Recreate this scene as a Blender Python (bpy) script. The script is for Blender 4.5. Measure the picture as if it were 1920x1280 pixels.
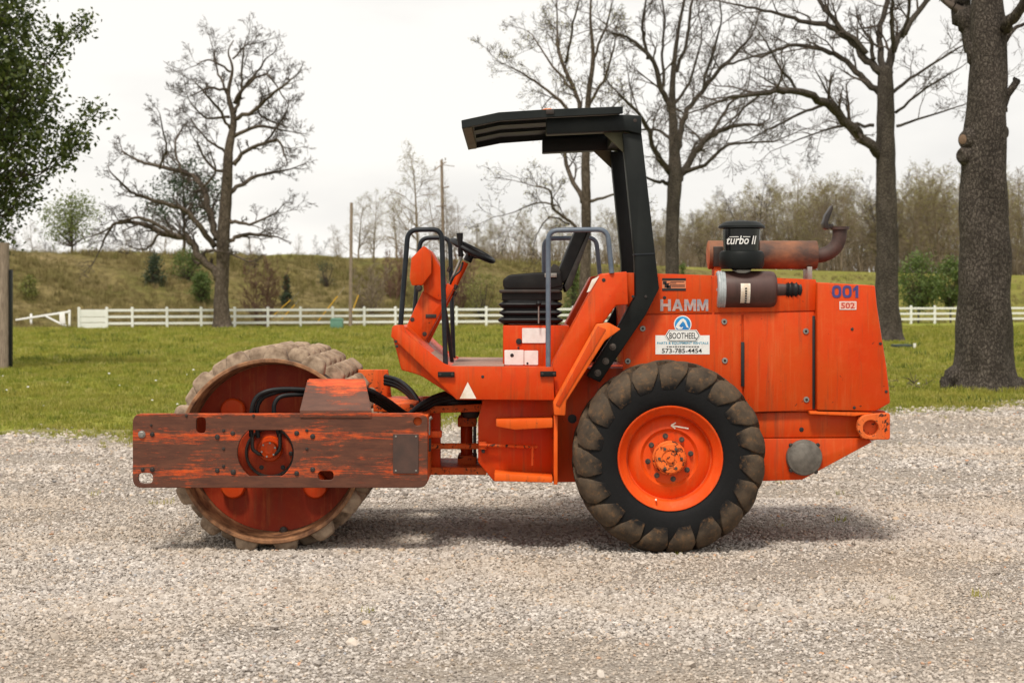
import bpy, bmesh, math, random
import numpy as np
from mathutils import Vector, Matrix

for o in list(bpy.data.objects):
    bpy.data.objects.remove(o)
SC = bpy.context.scene
COL = SC.collection
R = math.radians

# ------------------------------------------------------------------ camera
CAMD, CAMH, F = 12.5, 1.75, 3440.0            # metres to the roller's near side, eye height, focal length in photo pixels
PITCH = math.atan(79.0 / F)
cd = bpy.data.cameras.new('camera')
cam = bpy.data.objects.new('camera', cd); COL.objects.link(cam)
cam.location = (0, -CAMD, CAMH)
cam.rotation_euler = (math.pi / 2 - PITCH, 0, 0)
cd.sensor_width = 36.0
cd.lens = F / 1920.0 * 36.0
cd.clip_end = 3000
cd.dof.use_dof = True
cd.dof.focus_distance = 12.8
cd.dof.aperture_fstop = 4.5
SC.camera = cam

# ------------------------------------------------------------------ sky, sun, exposure
SUN_EL, SUN_AZ = 60.0, 197.0
w = bpy.data.worlds.new('World'); SC.world = w; w.use_nodes = True
nt = w.node_tree; nt.nodes.clear()
out = nt.nodes.new('ShaderNodeOutputWorld')
sky = nt.nodes.new('ShaderNodeTexSky'); sky.sky_type = 'NISHITA'; sky.sun_disc = False
sky.sun_elevation = R(SUN_EL); sky.sun_rotation = R(SUN_AZ)
b1 = nt.nodes.new('ShaderNodeBackground'); b1.inputs[1].default_value = 0.05
nt.links.new(sky.outputs[0], b1.inputs[0])
tc = nt.nodes.new('ShaderNodeTexCoord')
mp = nt.nodes.new('ShaderNodeMapping'); mp.inputs['Scale'].default_value = (1.6, 1.6, 4.5)
nz = nt.nodes.new('ShaderNodeTexNoise'); nz.inputs['Scale'].default_value = 2.3; nz.inputs['Detail'].default_value = 5
rp = nt.nodes.new('ShaderNodeValToRGB')
rp.color_ramp.elements[0].position = .32; rp.color_ramp.elements[0].color = (.77, .755, .735, 1)
rp.color_ramp.elements[1].position = .55; rp.color_ramp.elements[1].color = (1.0, .97, .92, 1)
b2 = nt.nodes.new('ShaderNodeBackground'); b2.inputs[1].default_value = 0.65
nt.links.new(tc.outputs['Generated'], mp.inputs[0]); nt.links.new(mp.outputs[0], nz.inputs['Vector'])
nt.links.new(nz.outputs['Fac'], rp.inputs[0]); nt.links.new(rp.outputs[0], b2.inputs[0])
mx = nt.nodes.new('ShaderNodeMixShader'); mx.inputs[0].default_value = 0.94      # overcast: cloud covers nearly all of the blue
nt.links.new(b1.outputs[0], mx.inputs[1]); nt.links.new(b2.outputs[0], mx.inputs[2]); nt.links.new(mx.outputs[0], out.inputs[0])
sl = bpy.data.lights.new('sun', 'SUN'); sl.energy = 2.1; sl.angle = R(11); sl.color = (1, .93, .82)
sun = bpy.data.objects.new('sun', sl); COL.objects.link(sun)
az = R(SUN_AZ)
sdir = Vector((math.sin(az) * math.cos(R(SUN_EL)), math.cos(az) * math.cos(R(SUN_EL)), math.sin(R(SUN_EL))))
sun.rotation_euler = sdir.to_track_quat('Z', 'Y').to_euler()
SC.view_settings.view_transform = 'Standard'; SC.view_settings.look = 'None'
SC.view_settings.exposure = 0.74; SC.view_settings.gamma = 1.0; SC.view_settings.use_curve_mapping = False
SC.render.engine = 'CYCLES'

# ------------------------------------------------------------------ pixel -> place
CP, SP = math.cos(PITCH), math.sin(PITCH)
def P(px, py, Y):
    """x, z where the photo's pixel meets the upright plane y = Y"""
    u, v = (px - 960) / F, (640 - py) / F
    t = (Y + CAMD) / (v * SP + CP)
    return u * t, CAMH + t * (v * CP - SP)
def P3(px, py, Y):
    x, z = P(px, py, Y); return Vector((x, Y, z))
def G(px, py, z=0.0):
    u, v = (px - 960) / F, (640 - py) / F
    t = (z - CAMH) / (v * CP - SP)
    return Vector((u * t, -CAMD + t * (v * SP + CP), z))

# ------------------------------------------------------------------ materials
def _new(name):
    m = bpy.data.materials.new(name); m.use_nodes = True
    n = m.node_tree; b = n.nodes['Principled BSDF']
    return m, n, b
def _noise(n, scale, stretch=(1, 1, 1), detail=5, rough=.6, coord='Position', dist=0):
    if coord == 'Position':
        g = n.nodes.new('ShaderNodeNewGeometry').outputs['Position']
    else:
        g = n.nodes.new('ShaderNodeTexCoord').outputs[coord]
    mp = n.nodes.new('ShaderNodeMapping'); mp.inputs['Scale'].default_value = stretch
    t = n.nodes.new('ShaderNodeTexNoise'); t.inputs['Scale'].default_value = scale
    t.inputs['Detail'].default_value = detail; t.inputs['Roughness'].default_value = rough
    t.inputs['Distortion'].default_value = dist
    n.links.new(g, mp.inputs[0]); n.links.new(mp.outputs[0], t.inputs['Vector'])
    return t.outputs['Fac']
def _ramp(n, src, stops, const=False):
    r = n.nodes.new('ShaderNodeValToRGB'); e = r.color_ramp
    if const: e.interpolation = 'CONSTANT'
    while len(e.elements) < len(stops): e.elements.new(.5)
    for el, (p, c) in zip(e.elements, stops):
        el.position = p; el.color = (c, c, c, 1) if isinstance(c, (int, float)) else (*c, 1)
    n.links.new(src, r.inputs[0]); return r.outputs[0]
def _mix(n, f, a, b, mode='MIX'):
    m = n.nodes.new('ShaderNodeMix'); m.data_type = 'RGBA'; m.blend_type = mode
    for i, v in ((0, f), (6, a), (7, b)):
        if hasattr(v, 'links'): n.links.new(v, m.inputs[i])
        elif i == 0: m.inputs[0].default_value = v
        else: m.inputs[i].default_value = (*v, 1)
    return m.outputs[2]
def _math(n, op, a, b=None):
    m = n.nodes.new('ShaderNodeMath'); m.operation = op
    for i, v in ((0, a), (1, b)):
        if v is None: continue
        if hasattr(v, 'links'): n.links.new(v, m.inputs[i])
        else: m.inputs[i].default_value = v
    return m.outputs[0]
def _bump(n, b, h, strength=.3, dist=.01):
    u = n.nodes.new('ShaderNodeBump'); u.inputs['Strength'].default_value = strength; u.inputs['Distance'].default_value = dist
    n.links.new(h, u.inputs['Height']); n.links.new(u.outputs[0], b.inputs['Normal'])
def simple(name, c1, c2=None, scale=6, rough=.5, metal=0, bump=0, bscale=60, stretch=(1, 1, 1), lo=.35, hi=.65, spec=None):
    m, n, b = _new(name)
    if c2 is None: b.inputs['Base Color'].default_value = (*c1, 1)
    else: n.links.new(_ramp(n, _noise(n, scale, stretch), [(lo, c1), (hi, c2)]), b.inputs['Base Color'])
    b.inputs['Roughness'].default_value = rough; b.inputs['Metallic'].default_value = metal
    if spec is not None: b.inputs['Specular IOR Level'].default_value = spec
    if bump: _bump(n, b, _noise(n, bscale, stretch), bump)
    return m
ORANGE = (.58, .040, .001); ORANGE_L = (.68, .088, .005); RUST = (.055, .02, .012)
def paint(name, col, faded, chips=.32, streak=.7, rough=.42, dirt=(.16, .055, .02)):
    """old machine paint: fading in broad patches, run-down streaks, small chips showing rust"""
    m, n, b = _new(name)
    big = _ramp(n, _noise(n, 2.2, (1, 1, .8), 6, .65), [(.38, col), (.66, faded)])
    st = _ramp(n, _noise(n, 3.2, (6, 6, .5), 6, .65), [(.53, 0.0), (.76, streak)])
    c = _mix(n, st, big, dirt)
    dust = _ramp(n, _noise(n, 9, (1, 1, 1), 8, .75), [(.5, 0.0), (.85, .28)])
    c = _mix(n, dust, c, (.60, .15, .035))
    chip = _ramp(n, _noise(n, 26, (1, 1, 1), 6, .7, dist=.6), [(chips - .012, 1.0), (chips + .012, 0.0)])
    c = _mix(n, chip, c, RUST)
    pale = _ramp(n, _noise(n, 2.1, (9, 9, .55), 7, .7), [(.54, 0.0), (.74, .5)])
    c = _mix(n, pale, c, (.58, .15, .04))
    bv = n.nodes.new('ShaderNodeBevel'); bv.samples = 4; bv.inputs[0].default_value = .011
    dt = n.nodes.new('ShaderNodeVectorMath'); dt.operation = 'DOT_PRODUCT'
    n.links.new(bv.outputs[0], dt.inputs[0]); n.links.new(n.nodes.new('ShaderNodeNewGeometry').outputs['True Normal'], dt.inputs[1])
    ed = _ramp(n, dt.outputs['Value'], [(.80, 1.0), (.985, 0.0)])
    en = _ramp(n, _noise(n, 17, (1, 1, 1), 7, .75), [(.46, 0.0), (.60, .8)])
    c = _mix(n, _math(n, 'MULTIPLY', ed, en), c, (.17, .055, .025))
    n.links.new(c, b.inputs['Base Color'])
    n.links.new(_ramp(n, _noise(n, 4), [(.3, rough - .08), (.7, rough + .15)]), b.inputs['Roughness'])
    b.inputs['Specular IOR Level'].default_value = .22
    _bump(n, b, _math(n, 'ADD', _math(n, 'MULTIPLY', _noise(n, 90, (1, 1, 1), 4), .05), _noise(n, 3.5, (1, 1, 1), 2)), .35, .012)
    return m
def worn_frame(name):
    """orange paint rubbed down to brown primer in long level streaks; more paint is left in two bands"""
    m, n, b = _new(name)
    s1 = _math(n, 'ADD', _math(n, 'MULTIPLY', _noise(n, 2.8, (1.6, 1.0, 22), 10, .78, dist=.5), .72), _math(n, 'MULTIPLY', _noise(n, 16, (1, 1, 1.6), 8, .75), .28))
    s2 = _noise(n, 2.3, (1.1, 1.0, 1.6), 5, .6)
    sx = n.nodes.new('ShaderNodeSeparateXYZ'); n.links.new(n.nodes.new('ShaderNodeNewGeometry').outputs['Position'], sx.inputs[0])
    zr = n.nodes.new('ShaderNodeMapRange'); zr.inputs[1].default_value = .46; zr.inputs[2].default_value = 1.22
    n.links.new(sx.outputs[2], zr.inputs[0])
    def zz(py): return (P(500, py, 0)[1] - .46) / .76
    bands = _ramp(n, zr.outputs[0], [(zz(906), .0), (zz(885), .115), (zz(868), .04), (zz(836), .015), (zz(815), .14), (zz(799), .03), (zz(786), .015), (zz(776), .13), (zz(765), .0), (zz(745), .04), (zz(722), .19)])
    v = _math(n, 'ADD', _math(n, 'ADD', _math(n, 'MULTIPLY', s1, .8), _math(n, 'MULTIPLY', s2, .40)), bands)
    f = _ramp(n, v, [(.675, 0.0), (.775, 1.0)])
    prim = _ramp(n, _noise(n, 5, (1, 1, 5), 6, .7), [(.3, (.064, .024, .015)), (.75, (.15, .055, .030))])
    org = _ramp(n, _noise(n, 9, (1, 1, 6)), [(.35, (.48, .05, .006)), (.7, (.70, .115, .018))])
    c = _mix(n, f, prim, org)
    sc = _ramp(n, _noise(n, 3.4, (1, 1, 30), 6, .8, dist=.4), [(.70, 0.0), (.76, .5)])
    c = _mix(n, sc, c, (.62, .40, .24))
    n.links.new(c, b.inputs['Base Color']); b.inputs['Roughness'].default_value = .6
    b.inputs['Specular IOR Level'].default_value = .3
    _bump(n, b, f, .25, .004)
    return m
M = {}
M['orange'] = paint('orange_paint', ORANGE, (.54, .060, .003))
M['orange_light'] = paint('orange_paint_pale', ORANGE_L, (.80, .13, .014), .33)  # paler orange for the fender struts, steps, step post and sill ledge
M['orange_worn'] = paint('orange_paint_battered', (.66, .08, .008), (.74, .17, .04), .42, .8, .55)
M['orange_rim'] = paint('orange_rim_paint', (.66, .048, .002), (.74, .085, .008), .29, .35)
M['orange_hub'] = paint('orange_hub_paint', (.78, .12, .015), (.80, .2, .04), .45, .4, .55)
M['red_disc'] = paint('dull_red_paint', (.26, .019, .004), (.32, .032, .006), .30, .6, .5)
M['frame'] = worn_frame('worn_frame_paint')
M['primer'] = simple('brown_primer', (.05, .027, .02), (.075, .037, .026), 12, .62, bump=.1)
M['dark'] = simple('dark_grease', (.012, .01, .009), (.035, .022, .016), 9, .5)
M['black'] = simple('black_structure_paint', (.0045, .006, .006), (.010, .012, .011), 3, .5, bump=.05, spec=.2)
M['canopy'] = simple('canopy_paint', (.006, .0085, .009), (.016, .019, .018), 2.5, .5, spec=.22, bump=.05)
M['olive'] = simple('canopy_liner', (.07, .068, .036), (.11, .105, .06), 6, .8)
M['rail_dark'] = simple('dark_rail_paint', (.007, .010, .014), (.018, .021, .026), 12, .45, spec=.25)
M['rail_grey'] = simple('grey_rail_paint', (.075, .10, .14), (.12, .145, .18), 14, .45)
M['rubber'] = simple('black_rubber', (.004, .0045, .006), (.010, .010, .011), 20, .5, bump=.1, spec=.3)
M['vinyl'] = simple('seat_vinyl', (.005, .005, .0055), (.013, .012, .011), 9, .6, spec=.25, bump=.15, bscale=35)
M['seat_grey'] = simple('seat_shell', (.022, .020, .019), (.05, .045, .04), 12, .65, spec=.2)
M['steel'] = simple('dull_steel', (.22, .21, .19), (.36, .34, .31), 14, .45, .6, bump=.05)
M['bolt'] = simple('bolt_steel', (.05, .04, .035), (.14, .12, .1), 40, .5, .5)
M['tank_brown'] = simple('brown_filter_can', (.042, .018, .014), (.075, .032, .026), 4, .48, stretch=(3, 3, .6))
M['can_end'] = simple('grey_can_end', (.30, .33, .34), (.42, .45, .46), 20, .4)
M['bowl'] = simple('dark_smoky_plastic', (.004, .006, .007), None, rough=.22)
M['muffler'] = simple('rusty_muffler', (.06, .032, .023), (.30, .11, .045), 3.2, .7, bump=.2, bscale=40, stretch=(1, 1, 1.5))
M['muffler_end'] = simple('rusty_muffler_end', (.42, .15, .06), (.5, .2, .09), 10, .7)
M['pipe'] = simple('rusty_pipe', (.03, .018, .015), (.075, .038, .03), 9, .7, bump=.2)
M['pad'] = simple('dusty_drum_pad', (.12, .075, .045), (.36, .265, .185), 13, .85, bump=.22, bscale=55, lo=.3, hi=.62)
M['shell'] = simple('dirty_drum_shell', (.045, .027, .017), (.12, .08, .05), 8, .85, bump=.3)
M['rim_lip'] = simple('rusty_drum_lip', (.09, .035, .014), (.36, .17, .075), 10, .7, bump=.2)
def tyre_mat(name, inner):
    m, n, b = _new(name)
    f = _ramp(n, _noise(n, 7, (1, 1, 1), 8, .65), [(.28, 0.0), (.68, 1.0)])
    if inner: c = _mix(n, f, (.005, .005, .0055), (.0085, .0085, .009))
    else:
        c = _mix(n, f, (.026, .021, .017), (.105, .074, .048))
        ob = n.nodes.new('ShaderNodeTexCoord').outputs['Object']; sp = n.nodes.new('ShaderNodeSeparateXYZ'); n.links.new(ob, sp.inputs[0])
        rr = _math(n, 'SQRT', _math(n, 'ADD', _math(n, 'MULTIPLY', sp.outputs[0], sp.outputs[0]), _math(n, 'MULTIPLY', sp.outputs[2], sp.outputs[2])))
        cl_ = _ramp(n, _math(n, 'ADD', rr, _math(n, 'MULTIPLY', _noise(n, 9, (1, 1, 1), 6, .7), .12)), [(.545, 1.0), (.605, 0.0)])
        c = _mix(n, cl_, c, (.007, .007, .0075))          # the mud stops short of the lug's inner end
    if inner:                                        # dried mud creeping down from the shoulder
        ob = n.nodes.new('ShaderNodeTexCoord').outputs['Object']; sp = n.nodes.new('ShaderNodeSeparateXYZ'); n.links.new(ob, sp.inputs[0])
        rr = _math(n, 'SQRT', _math(n, 'ADD', _math(n, 'MULTIPLY', sp.outputs[0], sp.outputs[0]), _math(n, 'MULTIPLY', sp.outputs[2], sp.outputs[2])))
        mud = _ramp(n, _math(n, 'ADD', rr, _math(n, 'MULTIPLY', _noise(n, 10, (1, 1, 1), 7, .7), .16)), [(.615, 0.0), (.69, .9)])
        c = _mix(n, mud, c, (.055, .040, .027))
        sc = _ramp(n, _noise(n, 30, (1, 1, 1), 6, .8), [(.66, 0.0), (.74, .25)]); c = _mix(n, sc, c, (.10, .09, .08))
    f2 = _ramp(n, _noise(n, 22, (1, 1, 1), 7, .75), [(.52, 0.0), (.70, .7)])
    if not inner: c = _mix(n, f2, c, (.20, .105, .046))
    n.links.new(c, b.inputs['Base Color']); b.inputs['Roughness'].default_value = .75 if inner else .8; b.inputs['Specular IOR Level'].default_value = .2
    _bump(n, b, _noise(n, 60, (1, 1, 1), 6), .3, .006)
    return m
M['tyre'] = tyre_mat('black_sidewall', True); M['lug'] = tyre_mat('muddy_lug', False)
M['white'] = simple('white_label', (.78, .78, .76), (.68, .67, .64), 20, .5)
M['white_dirty'] = simple('scuffed_white_mark', (.62, .50, .38), (.78, .74, .66), 12, .6)
M['ink'] = simple('black_ink', (.008, .008, .009), rough=.5)
M['navy'] = simple('navy_vinyl', (.035, .035, .16), (.06, .05, .18), 20, .45)
M['redink'] = simple('red_vinyl', (.45, .02, .015), rough=.5)
M['blue'] = simple('logo_blue', (.01, .13, .42), (.02, .30, .62), 9, .4)
M['teal'] = simple('logo_teal', (.02, .27, .42), rough=.45)
M['silver'] = simple('worn_silver_letters', (.20, .23, .28), (.52, .34, .28), 30, .5)
M['pale_ink'] = simple('pale_label_print', (.60, .20, .09), rough=.5)
M['amber'] = simple('amber_lens', (.75, .16, .01), rough=.25)
M['fence'] = simple('white_vinyl', (.74, .75, .73), (.80, .80, .79), 3, .5)
M['floor_mat'] = simple('worn_tread_plate', (.22, .12, .09), (.42, .27, .21), 40, .8, stretch=(8, 1, 1))
M['wood'] = simple('weathered_pole', (.17, .125, .095), (.32, .25, .195), 8, .9, bump=.5, bscale=20, stretch=(5, 5, .5))
M['utility_green'] = simple('utility_green', (.10, .22, .17), (.13, .26, .2), 5, .5)
M['yellow'] = simple('yellow_guard', (.75, .42, .03), rough=.5)
M['concrete'] = simple('pale_road', (.42, .40, .37), (.52, .49, .46), 2, .9)
def bark(name, c1, c2, c3, scale):
    """furrowed plates: cells drawn out along the trunk, dark cracks between, lichen spots"""
    m, n, b = _new(name)
    g = n.nodes.new('ShaderNodeNewGeometry').outputs['Position']
    wn = n.nodes.new('ShaderNodeTexNoise'); wn.inputs['Scale'].default_value = scale * .8; wn.inputs['Detail'].default_value = 4; n.links.new(g, wn.inputs['Vector'])
    ad = n.nodes.new('ShaderNodeVectorMath'); ad.operation = 'MULTIPLY_ADD'; ad.inputs[1].default_value = (1.8 / scale,) * 3
    n.links.new(wn.outputs['Color'], ad.inputs[0]); n.links.new(g, ad.inputs[2])
    mp = n.nodes.new('ShaderNodeMapping'); mp.inputs['Scale'].default_value = (1, 1, .33); n.links.new(ad.outputs[0], mp.inputs[0])
    v = n.nodes.new('ShaderNodeTexVoronoi'); v.feature = 'DISTANCE_TO_EDGE'; v.inputs['Scale'].default_value = scale * 2.2; n.links.new(mp.outputs[0], v.inputs['Vector'])
    cr = _ramp(n, v.outputs['Distance'], [(.0, 0.0), (.22, 1.0)])
    a = _noise(n, scale * 2.5, (1, 1, .5), 8, .75)
    h = _math(n, 'ADD', _math(n, 'MULTIPLY', cr, .34), _math(n, 'MULTIPLY', a, .98))
    c = _ramp(n, h, [(.28, c1), (.70, c2), (1.05, c3)])
    big = _ramp(n, _noise(n, scale * .22, (1, 1, .5), 4), [(.3, .65), (.7, 1.25)]); c = _mix(n, 1.0, c, big, 'MULTIPLY')
    lich = _ramp(n, _noise(n, scale * 1.1, (1, 1, .8), 7, .75), [(.60, 0.0), (.70, .6)])
    c = _mix(n, lich, c, (.21, .20, .165))
    n.links.new(c, b.inputs['Base Color']); b.inputs['Roughness'].default_value = .95
    b.inputs['Specular IOR Level'].default_value = .15
    _bump(n, b, h, 1.0, .035)
    return m
M['bark'] = bark('grey_brown_bark', (.012, .010, .009), (.066, .054, .045), (.175, .15, .125), 11)
M['bark_far'] = bark('oak_bark', (.032, .025, .019), (.095, .074, .057), (.16, .128, .102), 3)
M['twig'] = simple('twig_bark', (.045, .032, .024), (.085, .063, .048), 2, .9)
M['twig_pale'] = simple('pale_twig_bark', (.15, .112, .075), (.25, .195, .135), .5, .9)
M['twig_red'] = simple('reddish_twig_bark', (.12, .06, .042), (.19, .11, .075), 1, .9)
def leafmat(name, c1, c2, trans=.35, scale=3):
    m, n, b = _new(name)
    info = n.nodes.new('ShaderNodeNewGeometry')
    rnd = info.outputs['Random Per Island']
    c = _ramp(n, rnd, [(0.0, c1), (1.0, c2)])
    n.links.new(c, b.inputs['Base Color']); b.inputs['Roughness'].default_value = .6
    t = n.nodes.new('ShaderNodeBsdfTranslucent'); n.links.new(c, t.inputs[0])
    ms = n.nodes.new('ShaderNodeMixShader'); ms.inputs[0].default_value = trans
    n.links.new(b.outputs[0], ms.inputs[1]); n.links.new(t.outputs[0], ms.inputs[2])
    n.links.new(ms.outputs[0], n.nodes['Material Output'].inputs[0])
    return m
M['leaf'] = leafmat('dark_green_leaf', (.026, .048, .008), (.11, .135, .026))
M['bud'] = leafmat('yellow_green_bud', (.22, .20, .06), (.38, .34, .13), .4)
M['bud_green'] = leafmat('fresh_green_leaf', (.11, .15, .04), (.22, .25, .08), .4)
M['needle'] = leafmat('evergreen_needle', (.018, .035, .016), (.05, .075, .03), .2)
M['bush'] = leafmat('bush_leaf', (.06, .105, .02), (.15, .20, .05), .4)
M['bush_y'] = leafmat('spring_bush_leaf', (.13, .15, .03), (.24, .24, .06), .35)
def instmat(name, stops, rough=.9, trans=0, rel=None):
    m, n, b = _new(name)
    oi = n.nodes.new('ShaderNodeObjectInfo')
    c = _ramp(n, oi.outputs['Random'], stops)
    if rel:
        c = _mix(n, _ramp(n, _noise(n, rel[0], (1, 1, 1), 4), [(.40, 0.0), (.62, rel[2])]), c, rel[1])
    n.links.new(c, b.inputs['Base Color']); b.inputs['Roughness'].default_value = rough
    b.inputs['Specular IOR Level'].default_value = .2
    if trans:
        t = n.nodes.new('ShaderNodeBsdfTranslucent'); n.links.new(c, t.inputs[0])
        ms = n.nodes.new('ShaderNodeMixShader'); ms.inputs[0].default_value = trans
        n.links.new(b.outputs[0], ms.inputs[1]); n.links.new(t.outputs[0], ms.inputs[2])
        n.links.new(ms.outputs[0], n.nodes['Material Output'].inputs[0])
    return m
M['stone'] = instmat('crushed_stone', [(0, (.16, .135, .12)), (.10, (.27, .24, .215)), (.45, (.40, .36, .325)), (.72, (.47, .425, .385)), (.90, (.60, .55, .505)), (.96, (.48, .36, .25)), (.988, (.30, .31, .33)), (1, (.52, .25, .12))], .9, 0, (.55, (.42, .335, .25), .45))
M['blade'] = instmat('grass_blade', [(0, (.10, .145, .016)), (.45, (.235, .26, .034)), (.8, (.34, .325, .06)), (1, (.44, .39, .15))], .7, .35, (.35, (.31, .27, .06), .6))
M['dry'] = instmat('dry_grass_blade', [(0, (.13, .105, .04)), (.35, (.21, .165, .07)), (.7, (.29, .225, .11)), (1, (.18, .17, .055))], .85, .25, (.08, (.16, .15, .045), .55))
def lawn_mat():
    m, n, b = _new('lawn')
    a = _ramp(n, _noise(n, .45, (1, .35, 1), 5), [(.35, (.17, .205, .026)), (.5, (.26, .275, .046)), (.7, (.37, .335, .08))])
    d = _ramp(n, _noise(n, 9, (1, .3, 1), 6, .75), [(.35, .62), (.7, 1.25)])
    c = _mix(n, 1.0, a, d, 'MULTIPLY')
    n.links.new(c, b.inputs['Base Color']); b.inputs['Roughness'].default_value = .95; b.inputs['Specular IOR Level'].default_value = .1
    _bump(n, b, _noise(n, 16, (1, .6, 1), 6), .7, .06)
    return m
def bank_mat():
    m, n, b = _new('bank_scrub')
    a = _ramp(n, _noise(n, .16, (1, 1, 1.2), 6, .65), [(.34, (.13, .125, .035)), (.5, (.18, .145, .055)), (.68, (.24, .185, .09))])
    d = _ramp(n, _noise(n, 1.6, (1.2, 1.2, .5), 8, .8), [(.35, .45), (.7, 1.3)])
    c = _mix(n, 1.0, a, d, 'MULTIPLY')
    # mown green strip along the crest and towards the low right-hand end
    at = n.nodes.new('ShaderNodeAttribute'); at.attribute_name = 'green'
    c = _mix(n, at.outputs['Fac'], c, _ramp(n, _noise(n, .5), [(.3, (.16, .17, .03)), (.7, (.25, .23, .06))]))
    n.links.new(c, b.inputs['Base Color']); b.inputs['Roughness'].default_value = .95; b.inputs['Specular IOR Level'].default_value = .1
    _bump(n, b, _noise(n, 2.2, (1, 1, .5), 6, .7), .8, .3)
    return m
def gravel_mat():
    m, n, b = _new('gravel_bed')
    v = n.nodes.new('ShaderNodeTexVoronoi'); v.inputs['Scale'].default_value = 64
    v2 = n.nodes.new('ShaderNodeTexVoronoi'); v2.inputs['Scale'].default_value = 26
    g = n.nodes.new('ShaderNodeNewGeometry').outputs['Position']
    n.links.new(g, v.inputs['Vector']); n.links.new(g, v2.inputs['Vector'])
    sp = n.nodes.new('ShaderNodeSeparateColor'); n.links.new(v.outputs['Color'], sp.inputs[0])
    c = _ramp(n, sp.outputs[0], [(0, (.22, .185, .155)), (.3, (.36, .31, .265)), (.75, (.44, .385, .33)), (1, (.55, .495, .43))])
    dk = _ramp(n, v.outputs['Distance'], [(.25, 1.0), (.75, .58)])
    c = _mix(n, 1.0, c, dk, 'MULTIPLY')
    br = _ramp(n, _noise(n, .55, (1, 1.6, 1), 6, .65), [(.52, 0.0), (.75, .45)])
    c = _mix(n, br, c, (.36, .26, .16))
    gr = _ramp(n, _noise(n, .9, (1, 2.2, 1), 6, .7), [(.63, 0.0), (.72, .55)])
    c = _mix(n, gr, c, (.30, .26, .10))
    n.links.new(c, b.inputs['Base Color']); b.inputs['Roughness'].default_value = .95; b.inputs['Specular IOR Level'].default_value = .15
    at = n.nodes.new('ShaderNodeAttribute'); at.attribute_name = 'edge'           # turf creeping in from the rim of the lot
    tf = _ramp(n, _math(n, 'ADD', _math(n, 'MULTIPLY', at.outputs['Fac'], .62), _math(n, 'MULTIPLY', _noise(n, 1.5, (1, 1.5, 1), 7, .7), .9)), [(.76, 0.0), (.90, .9)])
    c = _mix(n, tf, c, _ramp(n, _noise(n, 14, (1, .4, 1), 6), [(.35, (.15, .17, .03)), (.65, (.30, .26, .09))]))
    n.links.new(c, b.inputs['Base Color'])
    h = _math(n, 'ADD', v.outputs['Distance'], v2.outputs['Distance'])
    u = n.nodes.new('ShaderNodeBump'); u.invert = True; u.inputs['Strength'].default_value = .8; u.inputs['Distance'].default_value = .02
    n.links.new(h, u.inputs['Height']); n.links.new(u.outputs[0], b.inputs['Normal'])
    return m
M['lawn'] = lawn_mat(); M['bank'] = bank_mat(); M['gravel'] = gravel_mat()

# ------------------------------------------------------------------ object helpers
WM = {}
def tag(o, label=None, cat=None, group=None, kind=None):
    if label: o['label'] = label
    if cat: o['category'] = cat
    if group: o['group'] = group
    if kind: o['kind'] = kind
    return o
def put(name, me, parent=None, loc=(0, 0, 0), rot=None):
    o = bpy.data.objects.new(name, me); COL.objects.link(o)
    W = Matrix.Translation(loc)
    if rot is not None: W = W @ (rot.to_4x4() if isinstance(rot, Matrix) else Matrix(rot).to_4x4())
    o.matrix_basis = W; WM[o.name] = W
    if parent is not None:
        o.parent = parent; o.matrix_parent_inverse = WM[parent.name].inverted()
    return o
def thing(name, label, cat, loc, group=None):
    return tag(put(name, None, None, loc), label, cat, group)
def mesh_of(bm, name, mat, smooth=False):
    me = bpy.data.meshes.new(name); bm.to_mesh(me); bm.free()
    me.materials.append(M[mat] if isinstance(mat, str) else mat)
    if smooth:
        for p in me.polygons: p.use_smooth = True
    return me
def centred(me):
    n = len(me.vertices); a = np.empty(n * 3); me.vertices.foreach_get('co', a); a = a.reshape(-1, 3)
    c = (a.min(0) + a.max(0)) / 2; a -= c
    me.vertices.foreach_set('co', a.ravel()); me.update()
    return tuple(c)
def link(name, bm, mat, parent, smooth=False):
    me = mesh_of(bm, name, mat, smooth) if isinstance(bm, bmesh.types.BMesh) else bm
    c = centred(me)
    return put(name, me, parent, c)
def ang_smooth(me, deg=35):
    for p in me.polygons: p.use_smooth = True
    me.set_sharp_from_angle(angle=R(deg))
def prism_bm(pts, Y0, Y1, bev=.005, seg=2, bm=None):
    """pts: (x, z) outline, pushed from Y0 to Y1"""
    own = bm is None
    if own: bm = bmesh.new()
    a = [bm.verts.new((x, Y0, z)) for x, z in pts]; b = [bm.verts.new((x, Y1, z)) for x, z in pts]
    fs = [bm.faces.new(a), bm.faces.new(b[::-1])]
    n = len(pts)
    for i in range(n): fs.append(bm.faces.new((a[i], b[i], b[(i + 1) % n], a[(i + 1) % n])))
    if own:
        bmesh.ops.recalc_face_normals(bm, faces=bm.faces)
        if bev: bmesh.ops.bevel(bm, geom=list(bm.edges), offset=bev, segments=seg, affect='EDGES', clamp_overlap=True, profile=.5)
    return bm
def prism(name, pts, Y0, Y1, mat, parent, bev=.005, ref=None, seg=2):
    q = [P(x, y, Y0 if ref is None else ref) for x, y in pts]
    o = link(name, prism_bm(q, Y0, Y1, bev, seg), mat, parent)
    ang_smooth(o.data, 40); return o
def boxp(name, x0, y0, x1, y1, Y0, Y1, mat, parent, bev=.004, ref=None):
    return prism(name, [(x0, y0), (x1, y0), (x1, y1), (x0, y1)], Y0, Y1, mat, parent, bev, ref)
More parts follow.
